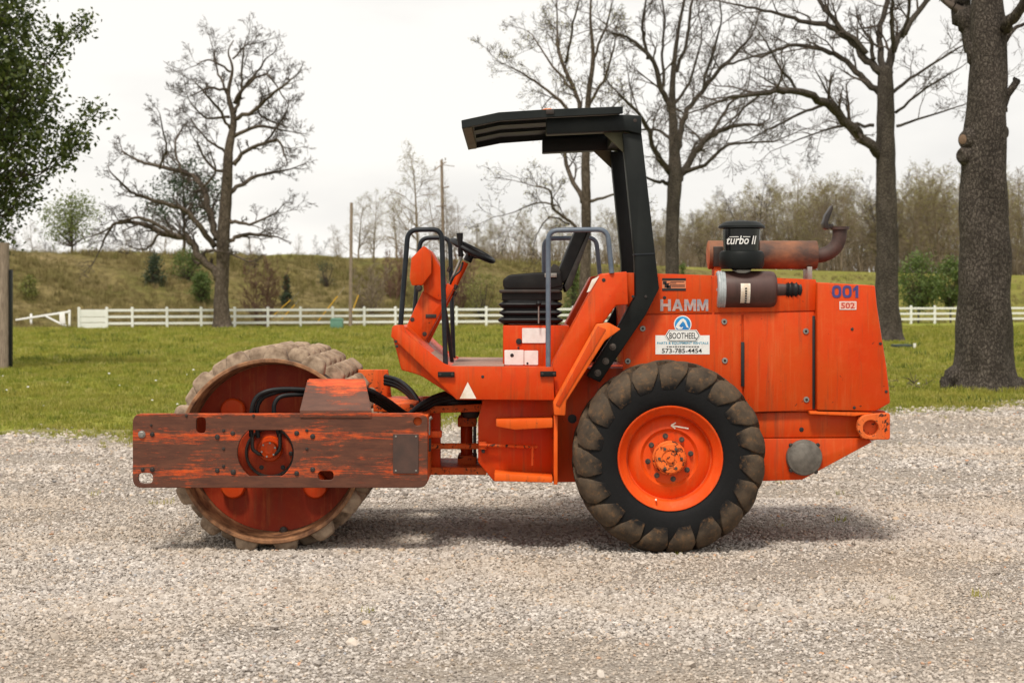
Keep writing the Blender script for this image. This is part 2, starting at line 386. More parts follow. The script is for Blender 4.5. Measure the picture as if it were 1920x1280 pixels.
def rounded(pts, r, n=5):
    out = []; N = len(pts)
    for i in range(N):
        p0, p1, p2 = Vector(pts[i - 1]), Vector(pts[i]), Vector(pts[(i + 1) % N])
        d0, d2 = (p0 - p1), (p2 - p1)
        rr = min(r, d0.length * .49, d2.length * .49)
        a, c = p1 + d0.normalized() * rr, p1 + d2.normalized() * rr
        for k in range(n + 1):
            t = k / n; out.append(tuple((1 - t) ** 2 * a + 2 * t * (1 - t) * p1 + t * t * c))
    return out
def circ(cx, cy, r, n=24, a0=0, a1=2 * math.pi):
    return [(cx + r * math.cos(a0 + (a1 - a0) * k / n), cy + r * math.sin(a0 + (a1 - a0) * k / n)) for k in range(n)]
def plate(name, loops, Y0, Y1, mat, parent, bev=.003, ref=None):
    """flat plate with holes: first loop outline, others holes (pixels at plane ref)"""
    cu = bpy.data.curves.new(name, 'CURVE'); cu.dimensions = '2D'; cu.fill_mode = 'BOTH'
    cu.extrude = (Y1 - Y0) / 2 - bev; cu.bevel_depth = bev; cu.bevel_resolution = 1; cu.offset = -bev
    for lp in loops:
        s = cu.splines.new('POLY'); s.points.add(len(lp) - 1); s.use_cyclic_u = True
        for pt, (x, y) in zip(s.points, lp):
            X, Z = P(x, y, Y0 if ref is None else ref); pt.co = (X, Z, 0, 1)
    to = bpy.data.objects.new('tmp', cu); me = bpy.data.meshes.new_from_object(to)
    bpy.data.objects.remove(to); bpy.data.curves.remove(cu)
    n = len(me.vertices); a = np.empty(n * 3); me.vertices.foreach_get('co', a); a = a.reshape(-1, 3)
    a = np.stack([a[:, 0], (Y0 + Y1) / 2 - a[:, 2], a[:, 1]], 1); me.vertices.foreach_set('co', a.ravel()); me.update()
    me.materials.clear(); me.materials.append(M[mat]); me.name = name
    return link(name, me, mat, parent)
def lathe_bm(prof, n=40, axis='Y', closed=False):
    """prof: (axial, radius)"""
    bm = bmesh.new(); rings = []
    for a, r in prof:
        ring = []
        if r < 1e-5:
            v = (0, a, 0) if axis == 'Y' else ((a, 0, 0) if axis == 'X' else (0, 0, a)); ring = [bm.verts.new(v)]
        else:
            for k in range(n):
                t = 2 * math.pi * k / n; c, s = r * math.cos(t), r * math.sin(t)
                ring.append(bm.verts.new((c, a, s) if axis == 'Y' else ((a, c, s) if axis == 'X' else (c, s, a))))
        rings.append(ring)
    pairs = list(zip(rings, rings[1:])) + ([(rings[-1], rings[0])] if closed else [])
    for A, B in pairs:
        if len(A) == 1 and len(B) == 1: continue
        if len(A) == 1: [bm.faces.new((A[0], B[k], B[(k + 1) % n])) for k in range(n)]
        elif len(B) == 1: [bm.faces.new((A[k], B[0], A[(k + 1) % n])) for k in range(n)]
        else: [bm.faces.new((A[k], B[k], B[(k + 1) % n], A[(k + 1) % n])) for k in range(n)]
    bmesh.ops.recalc_face_normals(bm, faces=bm.faces)
    return bm
def lathe(name, prof, loc, mat, parent, n=40, axis='Y', closed=False, deg=35, rot=None):
    me = mesh_of(lathe_bm(prof, n, axis, closed), name, mat); ang_smooth(me, deg)
    return put(name, me, parent, loc, rot)
def catmull(pts, sub=6):
    pts = [Vector(p) for p in pts]; out = []
    for i in range(len(pts) - 1):
        p0 = pts[max(i - 1, 0)]; p1 = pts[i]; p2 = pts[i + 1]; p3 = pts[min(i + 2, len(pts) - 1)]
        for k in range(sub):
            t = k / sub
            out.append(.5 * ((2 * p1) + (p2 - p0) * t + (2 * p0 - 5 * p1 + 4 * p2 - p3) * t * t + (3 * p1 - p0 - 3 * p2 + p3) * t ** 3))
    out.append(pts[-1]); return out
def fillet(pts, r, n=6):
    pts = [Vector(p) for p in pts]; out = [pts[0]]
    for i in range(1, len(pts) - 1):
        a, b, c = pts[i - 1], pts[i], pts[i + 1]
        d0, d1 = a - b, c - b; rr = min(r, d0.length * .48, d1.length * .48)
        s, e = b + d0.normalized() * rr, b + d1.normalized() * rr
        for k in range(n + 1):
            t = k / n; out.append((1 - t) ** 2 * s + 2 * t * (1 - t) * b + t * t * e)
    out.append(pts[-1]); return out
def sweep_bm(pts, rad, n=10, bm=None, cap=True, wob=None):
    if bm is None: bm = bmesh.new()
    pts = [Vector(p) for p in pts]
    if not hasattr(rad, '__len__'): rad = [rad] * len(pts)
    t0 = (pts[1] - pts[0]).normalized()
    up = Vector((0, 1, 0)) if abs(t0.y) < .9 else Vector((1, 0, 0))
    u = (up - t0 * up.dot(t0)).normalized(); prev = None; first = None
    for i, p in enumerate(pts):
        t = (pts[min(i + 1, len(pts) - 1)] - pts[max(i - 1, 0)]).normalized()
        u = (u - t * u.dot(t)).normalized(); v = t.cross(u)
        ring = []
        for k in range(n):
            a = 2 * math.pi * k / n; rr = rad[i]
            if wob: rr *= wob(i, a, p)
            ring.append(bm.verts.new(p + (u * math.cos(a) + v * math.sin(a)) * rr))
        if prev: [bm.faces.new((prev[k], prev[(k + 1) % n], ring[(k + 1) % n], ring[k])) for k in range(n)]
        else: first = ring
        prev = ring
    if cap:
        bm.faces.new(first[::-1]); bm.faces.new(prev)
    return bm
def tube(name, pts, rad, mat, parent, n=10):
    bm = sweep_bm(pts, rad, n); bmesh.ops.recalc_face_normals(bm, faces=bm.faces)
    o = link(name, bm, mat, parent); ang_smooth(o.data, 60); return o
def text(name, s, x0, x1, ytop, ybot, Y, mat, parent, bold=0.0, shear=0.0):
    cu = bpy.data.curves.new(name, 'FONT'); cu.body = s; cu.size = 1; cu.extrude = .0; cu.offset = bold; cu.shear = shear
    cu.resolution_u = 3
    to = bpy.data.objects.new('tmp', cu); COL.objects.link(to)
    dg = bpy.context.evaluated_depsgraph_get()
    me = bpy.data.meshes.new_from_object(to.evaluated_get(dg))
    bpy.data.objects.remove(to); bpy.data.curves.remove(cu)
    n = len(me.vertices); a = np.empty(n * 3); me.vertices.foreach_get('co', a); a = a.reshape(-1, 3)
    lo, hi = a.min(0), a.max(0)
    X0, Z1 = P(x0, ytop, Y); X1, Z0 = P(x1, ybot, Y)
    fx = (a[:, 0] - lo[0]) / (hi[0] - lo[0]); fz = (a[:, 1] - lo[1]) / (hi[1] - lo[1])
    a = np.stack([X0 + fx * (X1 - X0), np.full(n, Y), Z0 + fz * (Z1 - Z0)], 1)
    me.vertices.foreach_set('co', a.ravel()); me.update()
    me.materials.clear(); me.materials.append(M[mat]); me.name = name
    return link(name, me, mat, parent)
def sheet(name, pts, Y, mat, parent):
    bm = bmesh.new(); bm.faces.new([bm.verts.new((*P(x, y, Y)[:1], Y, P(x, y, Y)[1])) for x, y in pts])
    bmesh.ops.recalc_face_normals(bm, faces=bm.faces); return link(name, bm, mat, parent)
_bolt = {}
def bolt(px, py, Y, parent, r=.014, h=.014, mat='bolt', name='bolt'):
    k = (r, h, mat)
    if k not in _bolt:
        bm = lathe_bm([(0, 0), (0, r * .55), (-h * .001 + 0, r * .56)], 6)
        bm.free()
        bm = lathe_bm([(0, 0), (0, r * .8), (h * .15, r), (h * .6, r), (h * .6, r * 1.35), (h, r * 1.35)], 12)
        _bolt[k] = mesh_of(bm, name, mat)
    x, z = P(px, py, Y - h); return put(name, _bolt[k], parent, (x, Y - h, z))
def np_mesh(name, V, Fc, mat, smooth=False):
    """V (n,3), Fc (m,k) same-size faces"""
    me = bpy.data.meshes.new(name); V = np.asarray(V, np.float32); Fc = np.asarray(Fc, np.int32)
    m, k = Fc.shape
    me.vertices.add(len(V)); me.vertices.foreach_set('co', V.ravel())
    me.loops.add(m * k); me.loops.foreach_set('vertex_index', Fc.ravel())
    me.polygons.add(m); me.polygons.foreach_set('loop_start', np.arange(0, m * k, k, dtype=np.int32))
    me.polygons.foreach_set('use_smooth', np.full(m, smooth))
    me.update(calc_edges=True); me.materials.append(M[mat]); return me

# ================================================================== THE SETTING
def smooth(t): t = max(0., min(1., t)); return t * t * (3 - 2 * t)
FA = Vector(((148 - 960) / F * 107, 107 - CAMD)); FB = Vector(((1900 - 960) / F * 135, 135 - CAMD))
def fence_y(x): return FA.y + (x - FA.x) / (FB.x - FA.x) * (FB.y - FA.y)
def lerp_tab(x, tab):
    for (a, va), (b, vb) in zip(tab, tab[1:]):
        if x <= b: return va + (vb - va) * max(0, (x - a) / (b - a))
    return tab[-1][1]
CREST = [(-1200, 470), (0, 474), (400, 478), (900, 489), (1300, 501), (1690, 512), (1920, 516), (3200, 522)]
def bank_z(x, y):
    d = y + CAMD; px = 960 + x / d * F
    d0 = fence_y(x) + CAMD + 7; d1 = d0 + 24
    zc = CAMH + (561 - lerp_tab(px, CREST)) / F * d1
    t = (d - d0) / (d1 - d0)
    return zc * smooth(t) + max(0, d - d1) * .004

bm = bmesh.new()
for a in [(-900, -60), (900, -60), (900, 1800), (-900, 1800)]: bm.verts.new((a[0], a[1], 0))
bm.faces.new(bm.verts); tag(put('ground', mesh_of(bm, 'ground', 'lawn')), 'wide mown lawn between the gravel lot and the bank', kind='structure')

rng = np.random.default_rng(7)
def edge_y(x):
    return 14.4 + .50 * x + .7 * math.sin(x * .8 + .6) + .45 * math.sin(x * 2.1 + 2) + .30 * math.sin(x * 5.7) + .18 * math.sin(x * 13.1 + 1) + .1 * math.sin(x * 27)
# gravel lot: one sheet 6 mm above the soil
bm = bmesh.new(); el = bm.verts.layers.float.new('edge'); xs = np.linspace(-40, 40, 1201); rows = []
for x in xs:
    ey = edge_y(x)
    vs = [bm.verts.new((x, y, .006)) for y in (-40, ey - 3.6, ey - 1.6, ey)]; vs[2][el] = .55; vs[3][el] = 1.0; rows.append(vs)
for a, b in zip(rows, rows[1:]):
    for k in range(3): bm.faces.new((a[k], b[k], b[k + 1], a[k + 1]))
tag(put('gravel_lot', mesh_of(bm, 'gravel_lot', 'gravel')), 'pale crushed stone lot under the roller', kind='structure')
# bank
ux = np.linspace(-.62, .62, 160); ds = np.concatenate([np.linspace(0, 26, 27), [30, 40, 60, 100, 200, 500]])
bm = bmesh.new(); gl = bm.verts.layers.float.new('green'); grid = []
for u in ux:
    row = []
    xf = None; d = 110.0
    for _ in range(12): d = fence_y(u * d) + CAMD + 7
    for k in ds:
        x, y = u * (d + k), d + k - CAMD
        z = bank_z(x, y) + (0.12 * math.sin(x * .9 + k) + .1 * math.sin(k * 1.7 + x * .33)) * (1 if 1 < k < 24 else 0) - (.02 if k == 0 else 0)
        v = bm.verts.new((x, y, z)); px = 960 + u * F
        v[gl] = max(smooth((k - 20) / 4), smooth((px - 1250) / 350) * .75); row.append(v)
    grid.append(row)
for a, b in zip(grid, grid[1:]):
    for k in range(len(ds) - 1): bm.faces.new((a[k], b[k], b[k + 1], a[k + 1]))
bank = tag(put('bank', mesh_of(bm, 'bank', 'bank', True)), 'long embankment of dry scrub behind the white fence', kind='structure')
# lane behind the barrier gate
bm = bmesh.new(); pts = [G(-700, 614.5), G(-700, 599), G(120, 599), G(152, 604), G(146, 613.5), G(60, 617)]
for p in pts: bm.verts.new((p.x, p.y, .012))
bm.faces.new(bm.verts); tag(put('road', mesh_of(bm, 'road', 'concrete')), 'pale paved lane behind the white barrier gate', kind='structure')

# ------------------------------------------------------------------ scatter (uncountable stuff)
def scatter(name, V, Fc, dens, scl, sources, label, cat, seed, rot=(0, 0, 6.283), tilt=0.0):
    me = np_mesh(name, V, Fc, 'stone' if 'gravel' in name else 'blade')
    a = me.attributes.new('dens', 'FLOAT', 'FACE'); a.data.foreach_set('value', np.asarray(dens, np.float32))
    a = me.attributes.new('scl', 'FLOAT', 'FACE'); a.data.foreach_set('value', np.asarray(scl, np.float32))
    o = put(name, me); tag(o, label, cat, kind='stuff')
    coll = bpy.data.collections.new(name + '_sources')
    for i, s in enumerate(sources): coll.objects.link(bpy.data.objects.new(name + '_source', s))
    g = bpy.data.node_groups.new(name, 'GeometryNodeTree')
    g.interface.new_socket('Geometry', in_out='INPUT', socket_type='NodeSocketGeometry')
    g.interface.new_socket('Geometry', in_out='OUTPUT', socket_type='NodeSocketGeometry')
    N = g.nodes; L = g.links
    gi, go = N.new('NodeGroupInput'), N.new('NodeGroupOutput')
    dp = N.new('GeometryNodeDistributePointsOnFaces'); dp.inputs['Seed'].default_value = seed
    na = N.new('GeometryNodeInputNamedAttribute'); na.data_type = 'FLOAT'; na.inputs['Name'].default_value = 'dens'
    ns = N.new('GeometryNodeInputNamedAttribute'); ns.data_type = 'FLOAT'; ns.inputs['Name'].default_value = 'scl'
    ci = N.new('GeometryNodeCollectionInfo'); ci.inputs['Collection'].default_value = coll
    ci.inputs['Separate Children'].default_value = True; ci.inputs['Reset Children'].default_value = True
    ip = N.new('GeometryNodeInstanceOnPoints'); ip.inputs['Pick Instance'].default_value = True
    rr = N.new('FunctionNodeRandomValue'); rr.data_type = 'FLOAT_VECTOR'
    rr.inputs[0].default_value = (-tilt, -tilt, 0); rr.inputs[1].default_value = (tilt, tilt, 6.283)
    rs = N.new('FunctionNodeRandomValue'); rs.data_type = 'FLOAT'; rs.inputs[2].default_value = .55; rs.inputs[3].default_value = 1.5
    rs.inputs['Seed'].default_value = 5
    mu = N.new('ShaderNodeMath'); mu.operation = 'MULTIPLY'
    L.new(gi.outputs[0], dp.inputs['Mesh']); L.new(na.outputs[0], dp.inputs['Density'])
    L.new(dp.outputs['Points'], ip.inputs['Points']); L.new(ci.outputs[0], ip.inputs['Instance'])
    L.new(rr.outputs[0], ip.inputs['Rotation']); L.new(rs.outputs[1], mu.inputs[0]); L.new(ns.outputs[0], mu.inputs[1])
    L.new(mu.outputs[0], ip.inputs['Scale']); L.new(ip.outputs[0], go.inputs[0])
    md = o.modifiers.new('scatter', 'NODES'); md.node_group = g
    return o
def stones(k):
    out = []
    for i in range(k):
        r = random.Random(100 + i); bm = bmesh.new(); bmesh.ops.create_icosphere(bm, subdivisions=1, radius=1)
        sx, sy, sz = r.uniform(.8, 1.3), r.uniform(.7, 1.0), r.uniform(.45, .75)
        for v in bm.verts:
            q = r.uniform(.72, 1.15); v.co = Vector((v.co.x * sx * q, v.co.y * sy * q, v.co.z * sz * q))
        if i % 2: bmesh.ops.dissolve_limit(bm, angle_limit=R(18), verts=bm.verts, edges=bm.edges)
        out.append(mesh_of(bm, 'stone', 'stone'))
    return out
def cells(x0, x1, y0, y1, step, test):
    V, Fc = [], []; C = []
    for x in np.arange(x0, x1, step):
        for y in np.arange(y0, y1, step):
            if not test(x + step / 2, y + step / 2): continue
            i = len(V); V += [(x, y, 0), (x + step, y, 0), (x + step, y + step, 0), (x, y + step, 0)]
            Fc.append((i, i + 1, i + 2, i + 3)); C.append((x + step / 2, y + step / 2))
    return np.array(V, float), np.array(Fc), np.array(C)
def in_view(x, y, m=2.2): return abs(x) < .32 * (y + CAMD) + m
V, Fc, C = cells(-15, 15, -5.2, 22, .35, lambda x, y: in_view(x, y) and y < edge_y(x) + .5)
V[:, 2] = .009
dd = C[:, 1] + CAMD
dens = np.where(dd < 12, 2500, np.where(dd < 16, 1500, np.where(dd < 22, 480, 180)))
scl = np.where(dd < 12, .0103, np.where(dd < 16, .0126, np.where(dd < 22, .017, .022)))
from mathutils import noise as mn
lane = np.array([mn.noise(Vector((x * .5, y * .8, 2.3))) + .5 * mn.noise(Vector((x * 1.6, y * 2.2, 7.1))) for x, y in C])     # travelled strips are packed to fines
dens = dens * np.clip(.85 + .9 * lane, .4, 1.25); scl = scl * np.clip(1.0 + .5 * lane, .75, 1.35)
eg = np.array([edge_y(x) - y for x, y in C]); dens = dens * np.clip(.12 + eg * .38, .05, 1)
scatter('loose_gravel', V, Fc, dens, scl, stones(7), 'loose pale crushed stone spread over the lot', 'gravel', 3, tilt=.6)
# a few bigger stones lying on the lot
V, Fc, C = cells(-9, 9, -5, 14, .7, lambda x, y: in_view(x, y) and y < edge_y(x))
V[:, 2] = .012
scatter('loose_gravel', V, Fc, np.full(len(C), 3.2), np.full(len(C), .030), stones(5), 'scattered larger stones lying on the pale gravel', 'gravel', 9, tilt=.6)
def tufts(k, nb, h, spread, wdt, mat, seed):
    out = []
    for i in range(k):
        r = random.Random(seed + i); Vt, Ft = [], []
        for _ in range(nb):
            a = r.uniform(0, 6.283); q = spread * math.sqrt(r.random()); bx, by = q * math.cos(a), q * math.sin(a)
            hh = h * r.uniform(.5, 1.15); ln = r.uniform(.1, .75) * hh; b = r.uniform(0, 6.283); w_ = wdt * r.uniform(.7, 1.2)
            dx, dy = math.cos(b), math.sin(b); j = len(Vt)
            Vt += [(bx - dy * w_, by + dx * w_, -.02 * h), (bx + dy * w_, by - dx * w_, -.02 * h),
                   (bx + dx * ln * .35 + dy * w_ * .7, by + dy * ln * .35 - dx * w_ * .7, hh * .6),
                   (bx + dx * ln * .35 - dy * w_ * .7, by + dy * ln * .35 + dx * w_ * .7, hh * .6), (bx + dx * ln, by + dy * ln, hh * .95)]
            Ft += [(j, j + 1, j + 2), (j, j + 2, j + 3), (j + 3, j + 2, j + 4)]
        out.append(np_mesh('tuft', np.array(Vt), np.array(Ft), mat))
    return out
V, Fc, C = cells(-40, 42, 6, 104, 1.0, lambda x, y: in_view(x, y, 2) and y > edge_y(x) - .3 and y < fence_y(x) + 3)
V[:, 2] = .002
dd = C[:, 1] + CAMD
dens = np.where(dd < 34, 95, np.where(dd < 50, 40, np.where(dd < 75, 14, 6)))
pt = np.array([np.clip(.4 + .9 * mn.noise(Vector((x * .28, y * .5, 1.0))) + .5 * mn.noise(Vector((x * .9, y * 1.1, 5.0))), 0, 1.4) for x, y in C])
scl = np.where(dd < 34, .85, np.where(dd < 50, 1.1, np.where(dd < 75, 1.5, 2.0))) * (.75 + .55 * pt)
scatter('grass', V, Fc, dens, scl, tufts(6, 16, .075, .09, .0045, 'blade', 20), 'short yellow green grass of the lawn', 'grass', 11)
M['clump'] = instmat('dark_grass_blade', [(0, (.05, .085, .014)), (1, (.13, .16, .028))], .7, .3)
cl = np.array([np.clip(1.2 * mn.noise(Vector((x * .33, y * .5, 9.0))) - .15, 0, 1) for x, y in C])
scatter('grass', V, Fc, np.where(dd < 75, 2.6, .8) * cl, np.where(dd < 50, 1.5, 2.2), tufts(4, 22, .085, .16, .006, 'clump', 40), 'darker green weedy clumps dotted over the lawn', 'grass', 23)
bm = bmesh.new(); bmesh.ops.create_icosphere(bm, subdivisions=1, radius=.022)
for v in bm.verts: v.co.z = v.co.z * .6 + .075
scatter('clover_flowers', V, Fc, np.where(dd < 45, .16, 0), np.full(len(C), 1.0), [mesh_of(bm, 'flower', 'white')], 'tiny white flowers dotted in the grass', 'flowers', 29)
# weeds along the gravel edge and in the gravel
V, Fc, C = cells(-13, 13, -3, 20, .5, lambda x, y: in_view(x, y) and y < edge_y(x) + .2)
eg = np.array([edge_y(x) - y for x, y in C])
patch = np.array([1.0 if (math.sin(x * 1.1 + 2) * math.sin(y * 1.9 + x * .6) > .80) else 0. for x, y in C])
V[:, 2] = .008
scatter('grass', V, Fc, np.where(eg < 3.4, 95 * np.clip(1.15 - eg * .36, 0, 1) * np.array([np.clip(2.2 * mn.noise(Vector((x * .9, y * 1.7, 4.4))) + .35, .02, 1) for x, y in C]), patch * 3 + .06), np.full(len(C), .7), tufts(4, 12, .06, .06, .004, 'blade', 60), 'sparse grass and weeds growing through the gravel', 'grass', 13)
# dry scrub of the bank
V, Fc, C = [], [], []
for u in np.linspace(-.33, .33, 100):
    d = 115.0
    for _ in range(12): d = fence_y(u * d) + CAMD + 1.5
    for k in np.arange(0, 34, 1.6):
        i = len(V); q = []
        for (uu, kk) in ((u, k), (u + .0067, k), (u + .0067, k + 1.6), (u, k + 1.6)):
            x, y = uu * (d + kk), d + kk - CAMD; q.append((x, y, bank_z(x, y) - .02))
        V += q; Fc.append((i, i + 1, i + 2, i + 3)); C.append((960 + u * F, k))
C = np.array(C)
wet = np.array([math.sin(px * .011) * math.sin(k * .4 + px * .02) for px, k in C])
dn = np.where(C[:, 0] < 1230, 3.6, 1.6) * np.where(C[:, 1] > 27, .5, 1)
sc = np.where(C[:, 0] < 1230, .72, .5) * np.where(C[:, 1] > 27, .35, 1) * (.8 + .35 * wet) * np.where(C[:, 1] < 5.5, .6, 1)
scatter('dry_grass', np.array(V), np.array(Fc), dn, sc, tufts(6, 26, .62, .42, .018, 'dry', 90), 'dry brown grass and scrub covering the embankment', 'grass', 17)

# ------------------------------------------------------------------ trees
class Segs:
    def __init__(s): s.a, s.b, s.ra, s.rb, s.tips = [], [], [], [], []
    def add(s, a, b, ra, rb): s.a.append(a); s.b.append(b); s.ra.append(ra); s.rb.append(rb)
    def mesh(s, name, mat, sides=3):
        A = np.array(s.a); B = np.array(s.b); ra = np.array(s.ra); rb = np.array(s.rb); n = len(A)
        T = B - A; T /= np.linalg.norm(T, axis=1, keepdims=True) + 1e-9
        up = np.where(np.abs(T[:, 2:3]) < .9, np.array([[0, 0, 1.]]), np.array([[1., 0, 0]]))
        U = np.cross(T, up); U /= np.linalg.norm(U, axis=1, keepdims=True) + 1e-9; W = np.cross(T, U)
        V = np.empty((n, 2, sides, 3))
        for k in range(sides):
            c, si = math.cos(2 * math.pi * k / sides), math.sin(2 * math.pi * k / sides)
            V[:, 0, k] = A + (U * c + W * si) * ra[:, None]; V[:, 1, k] = B + (U * c + W * si) * rb[:, None]
        base = np.arange(n)[:, None] * 2 * sides; Fc = []
        for k in range(sides):
            k2 = (k + 1) % sides; Fc.append(np.concatenate([base + k, base + k2, base + sides + k2, base + sides + k], 1))
        return np_mesh(name, V.reshape(-1, 3), np.concatenate(Fc), mat, True)
def rvec(r): return Vector((r.gauss(0, 1), r.gauss(0, 1), r.gauss(0, 1)))
def grow(S, r, p, d, L, rad, lvl, spec):
    """one twig and what it carries"""
    n = 4 if lvl > 1 else 3
    pts = [p]; rads = [rad]; dirs = [d]
    for i in range(n):
        d = (d + rvec(r) * spec['jit'] + Vector((0, 0, spec['up']))).normalized()
        q = pts[-1] + d * (L / n); r2 = max(rad * (1 - (i + 1) / n * .72), spec['rmin'])
        S.add(tuple(pts[-1]), tuple(q), rads[-1], r2); pts.append(q); rads.append(r2); dirs.append(d)
    S.tips.append((pts[-1], d))
    if lvl <= 0: return
    k = spec['kids'][lvl]
    for j in range(k):
        t = .22 + .78 * (j + r.random()) / k; f = t * n; i = min(int(f), n - 1)
        q = pts[i].lerp(pts[i + 1], f - i); ax = rvec(r); ax = (ax - dirs[i] * ax.dot(dirs[i])).normalized()
        a = r.uniform(.5, 1.0)
        grow(S, r, q, (dirs[i + 1] * math.cos(a) + ax * math.sin(a)).normalized(), L * r.uniform(.42, .68) * (1.15 - .5 * t), max(rads[i] * .6, spec['rmin']), lvl - 1, spec)
def leaves(pts, r, n_each, size, spread, name, mat, flat=False):
    V, Fc = [], []
    for p, d in pts:
        for _ in range(n_each):
            c = p + rvec(r) * spread; a = rvec(r).normalized(); b = a.cross(rvec(r)).normalized(); s = size * r.uniform(.6, 1.3)
            i = len(V); V += [c - a * s, c + b * s * .55, c + a * s, c - b * s * .55]; Fc.append((i, i + 1, i + 2, i + 3))
    return np_mesh(name, np.array([tuple(v) for v in V]), np.array(Fc), mat)
def traced_tree(name, label, dist, trunk, limbs, seed, spec, matT='bark_far', matC='twig', buds=None, group=None, sides=14, rough=.10, kid0=(1.0, 2.4), every=.55, gnarl=.07, longer=1.0):
    """trunk and main limbs follow the photograph; their depth is spread round the trunk; twigs grow from them"""
    r = random.Random(seed); Y = dist - CAMD; ppm = F / dist
    base = P3(trunk[0][0], trunk[0][1], Y); root = thing(name, label, 'tree', (base.x, base.y, max(0, base.z - .05)), group)
    bm = bmesh.new(); S = Segs()
    def wob(sd):
        ph = [r.uniform(0, 6.28) for _ in range(4)]
        return lambda i, a, p: 1 + rough * (math.sin(3 * a + ph[0] + p.z * 1.3) * .5 + math.sin(5 * a + ph[1] - p.z * 2.1) * .3 + math.sin(2 * a + p.z * 5.3 + ph[2]) * .3)
    tp = [P3(x, y, Y) for x, y, w_ in trunk]
    tp[0].z = min(tp[0].z, -.05) if dist < 130 else tp[0].z
    sub = 5; cp = catmull(tp, sub); cr = np.interp(np.linspace(0, len(trunk) - 1, len(cp)), range(len(trunk)), [w_ / 2 / ppm for _, _, w_ in trunk])
    sweep_bm(cp, list(cr), sides, bm, True, wob(0))
    for li, lb in enumerate(limbs):
        off = r.uniform(-1, 1); n = len(lb); pts = []
        full = math.hypot(lb[-1][0] - lb[0][0], lb[-1][1] - lb[0][1]) / ppm
        for i, (x, y, w_) in enumerate(lb):
            dy = off * full * .8 * (i / (n - 1)) ** 1.1
            pts.append(P3(x, y, Y + dy))
        cp = catmull(pts, 5); cr = np.interp(np.linspace(0, n - 1, len(cp)), range(n), [max(w_ / 2 / ppm, .012) for _, _, w_ in lb])
        wv = [rvec(r) for _ in range(n + 2)]; cp = [q + rvec(r) * min(.05, cr[i] * .3) + wv[1 + i // 5].lerp(wv[2 + min(i // 5, n - 1)], (i % 5) / 5) * (0 if i < 3 else gnarl) for i, q in enumerate(cp)]
        sweep_bm(cp, list(cr), 8, bm, True, wob(1))
        # twigs along the limb (none on roots and dead stubs)
        if lb[-1][1] > 690 or lb[-1][2] >= 10: continue
        acc = 0
        for i in range(2, len(cp)):
            acc += (cp[i] - cp[i - 1]).length
            last = i == len(cp) - 1
            while acc > every or last:
                acc = max(acc - every, 0) if not last else 0
                d0 = (cp[i] - cp[i - 1]).normalized(); ax = rvec(r); ax = (ax - d0 * ax.dot(d0)).normalized(); a = r.uniform(.45, 1.1) if not last else .15
                L = r.uniform(*kid0) * (longer if r.random() < .22 else 1) * (1.0 if not last else 1.1) * (.65 + .5 * i / len(cp))
                grow(S, r, cp[i].copy(), (d0 * math.cos(a) + ax * math.sin(a) + Vector((0, 0, .15))).normalized(), L, max(cr[i] * .5, spec['rmin'] * 1.6) if not last else cr[i], spec['lvl'], spec)
                last = False
    me = mesh_of(bm, 'trunk', matT, True); put('trunk', me, root)
    c = put('crown', S.mesh('crown', matC), root)
    if buds:
        tips = [t for t in S.tips if r.random() < buds[3]]
        put('leaves', leaves(tips, r, buds[1], buds[2], buds[4] if len(buds) > 4 else .1, 'leaves', buds[0]), c)
    return root
TW = dict(jit=.24, up=.05, rmin=.009, lvl=2, kids={2: 6, 1: 5})
TWf = dict(jit=.24, up=.05, rmin=.009, lvl=3, kids={3: 5, 2: 4, 1: 3})
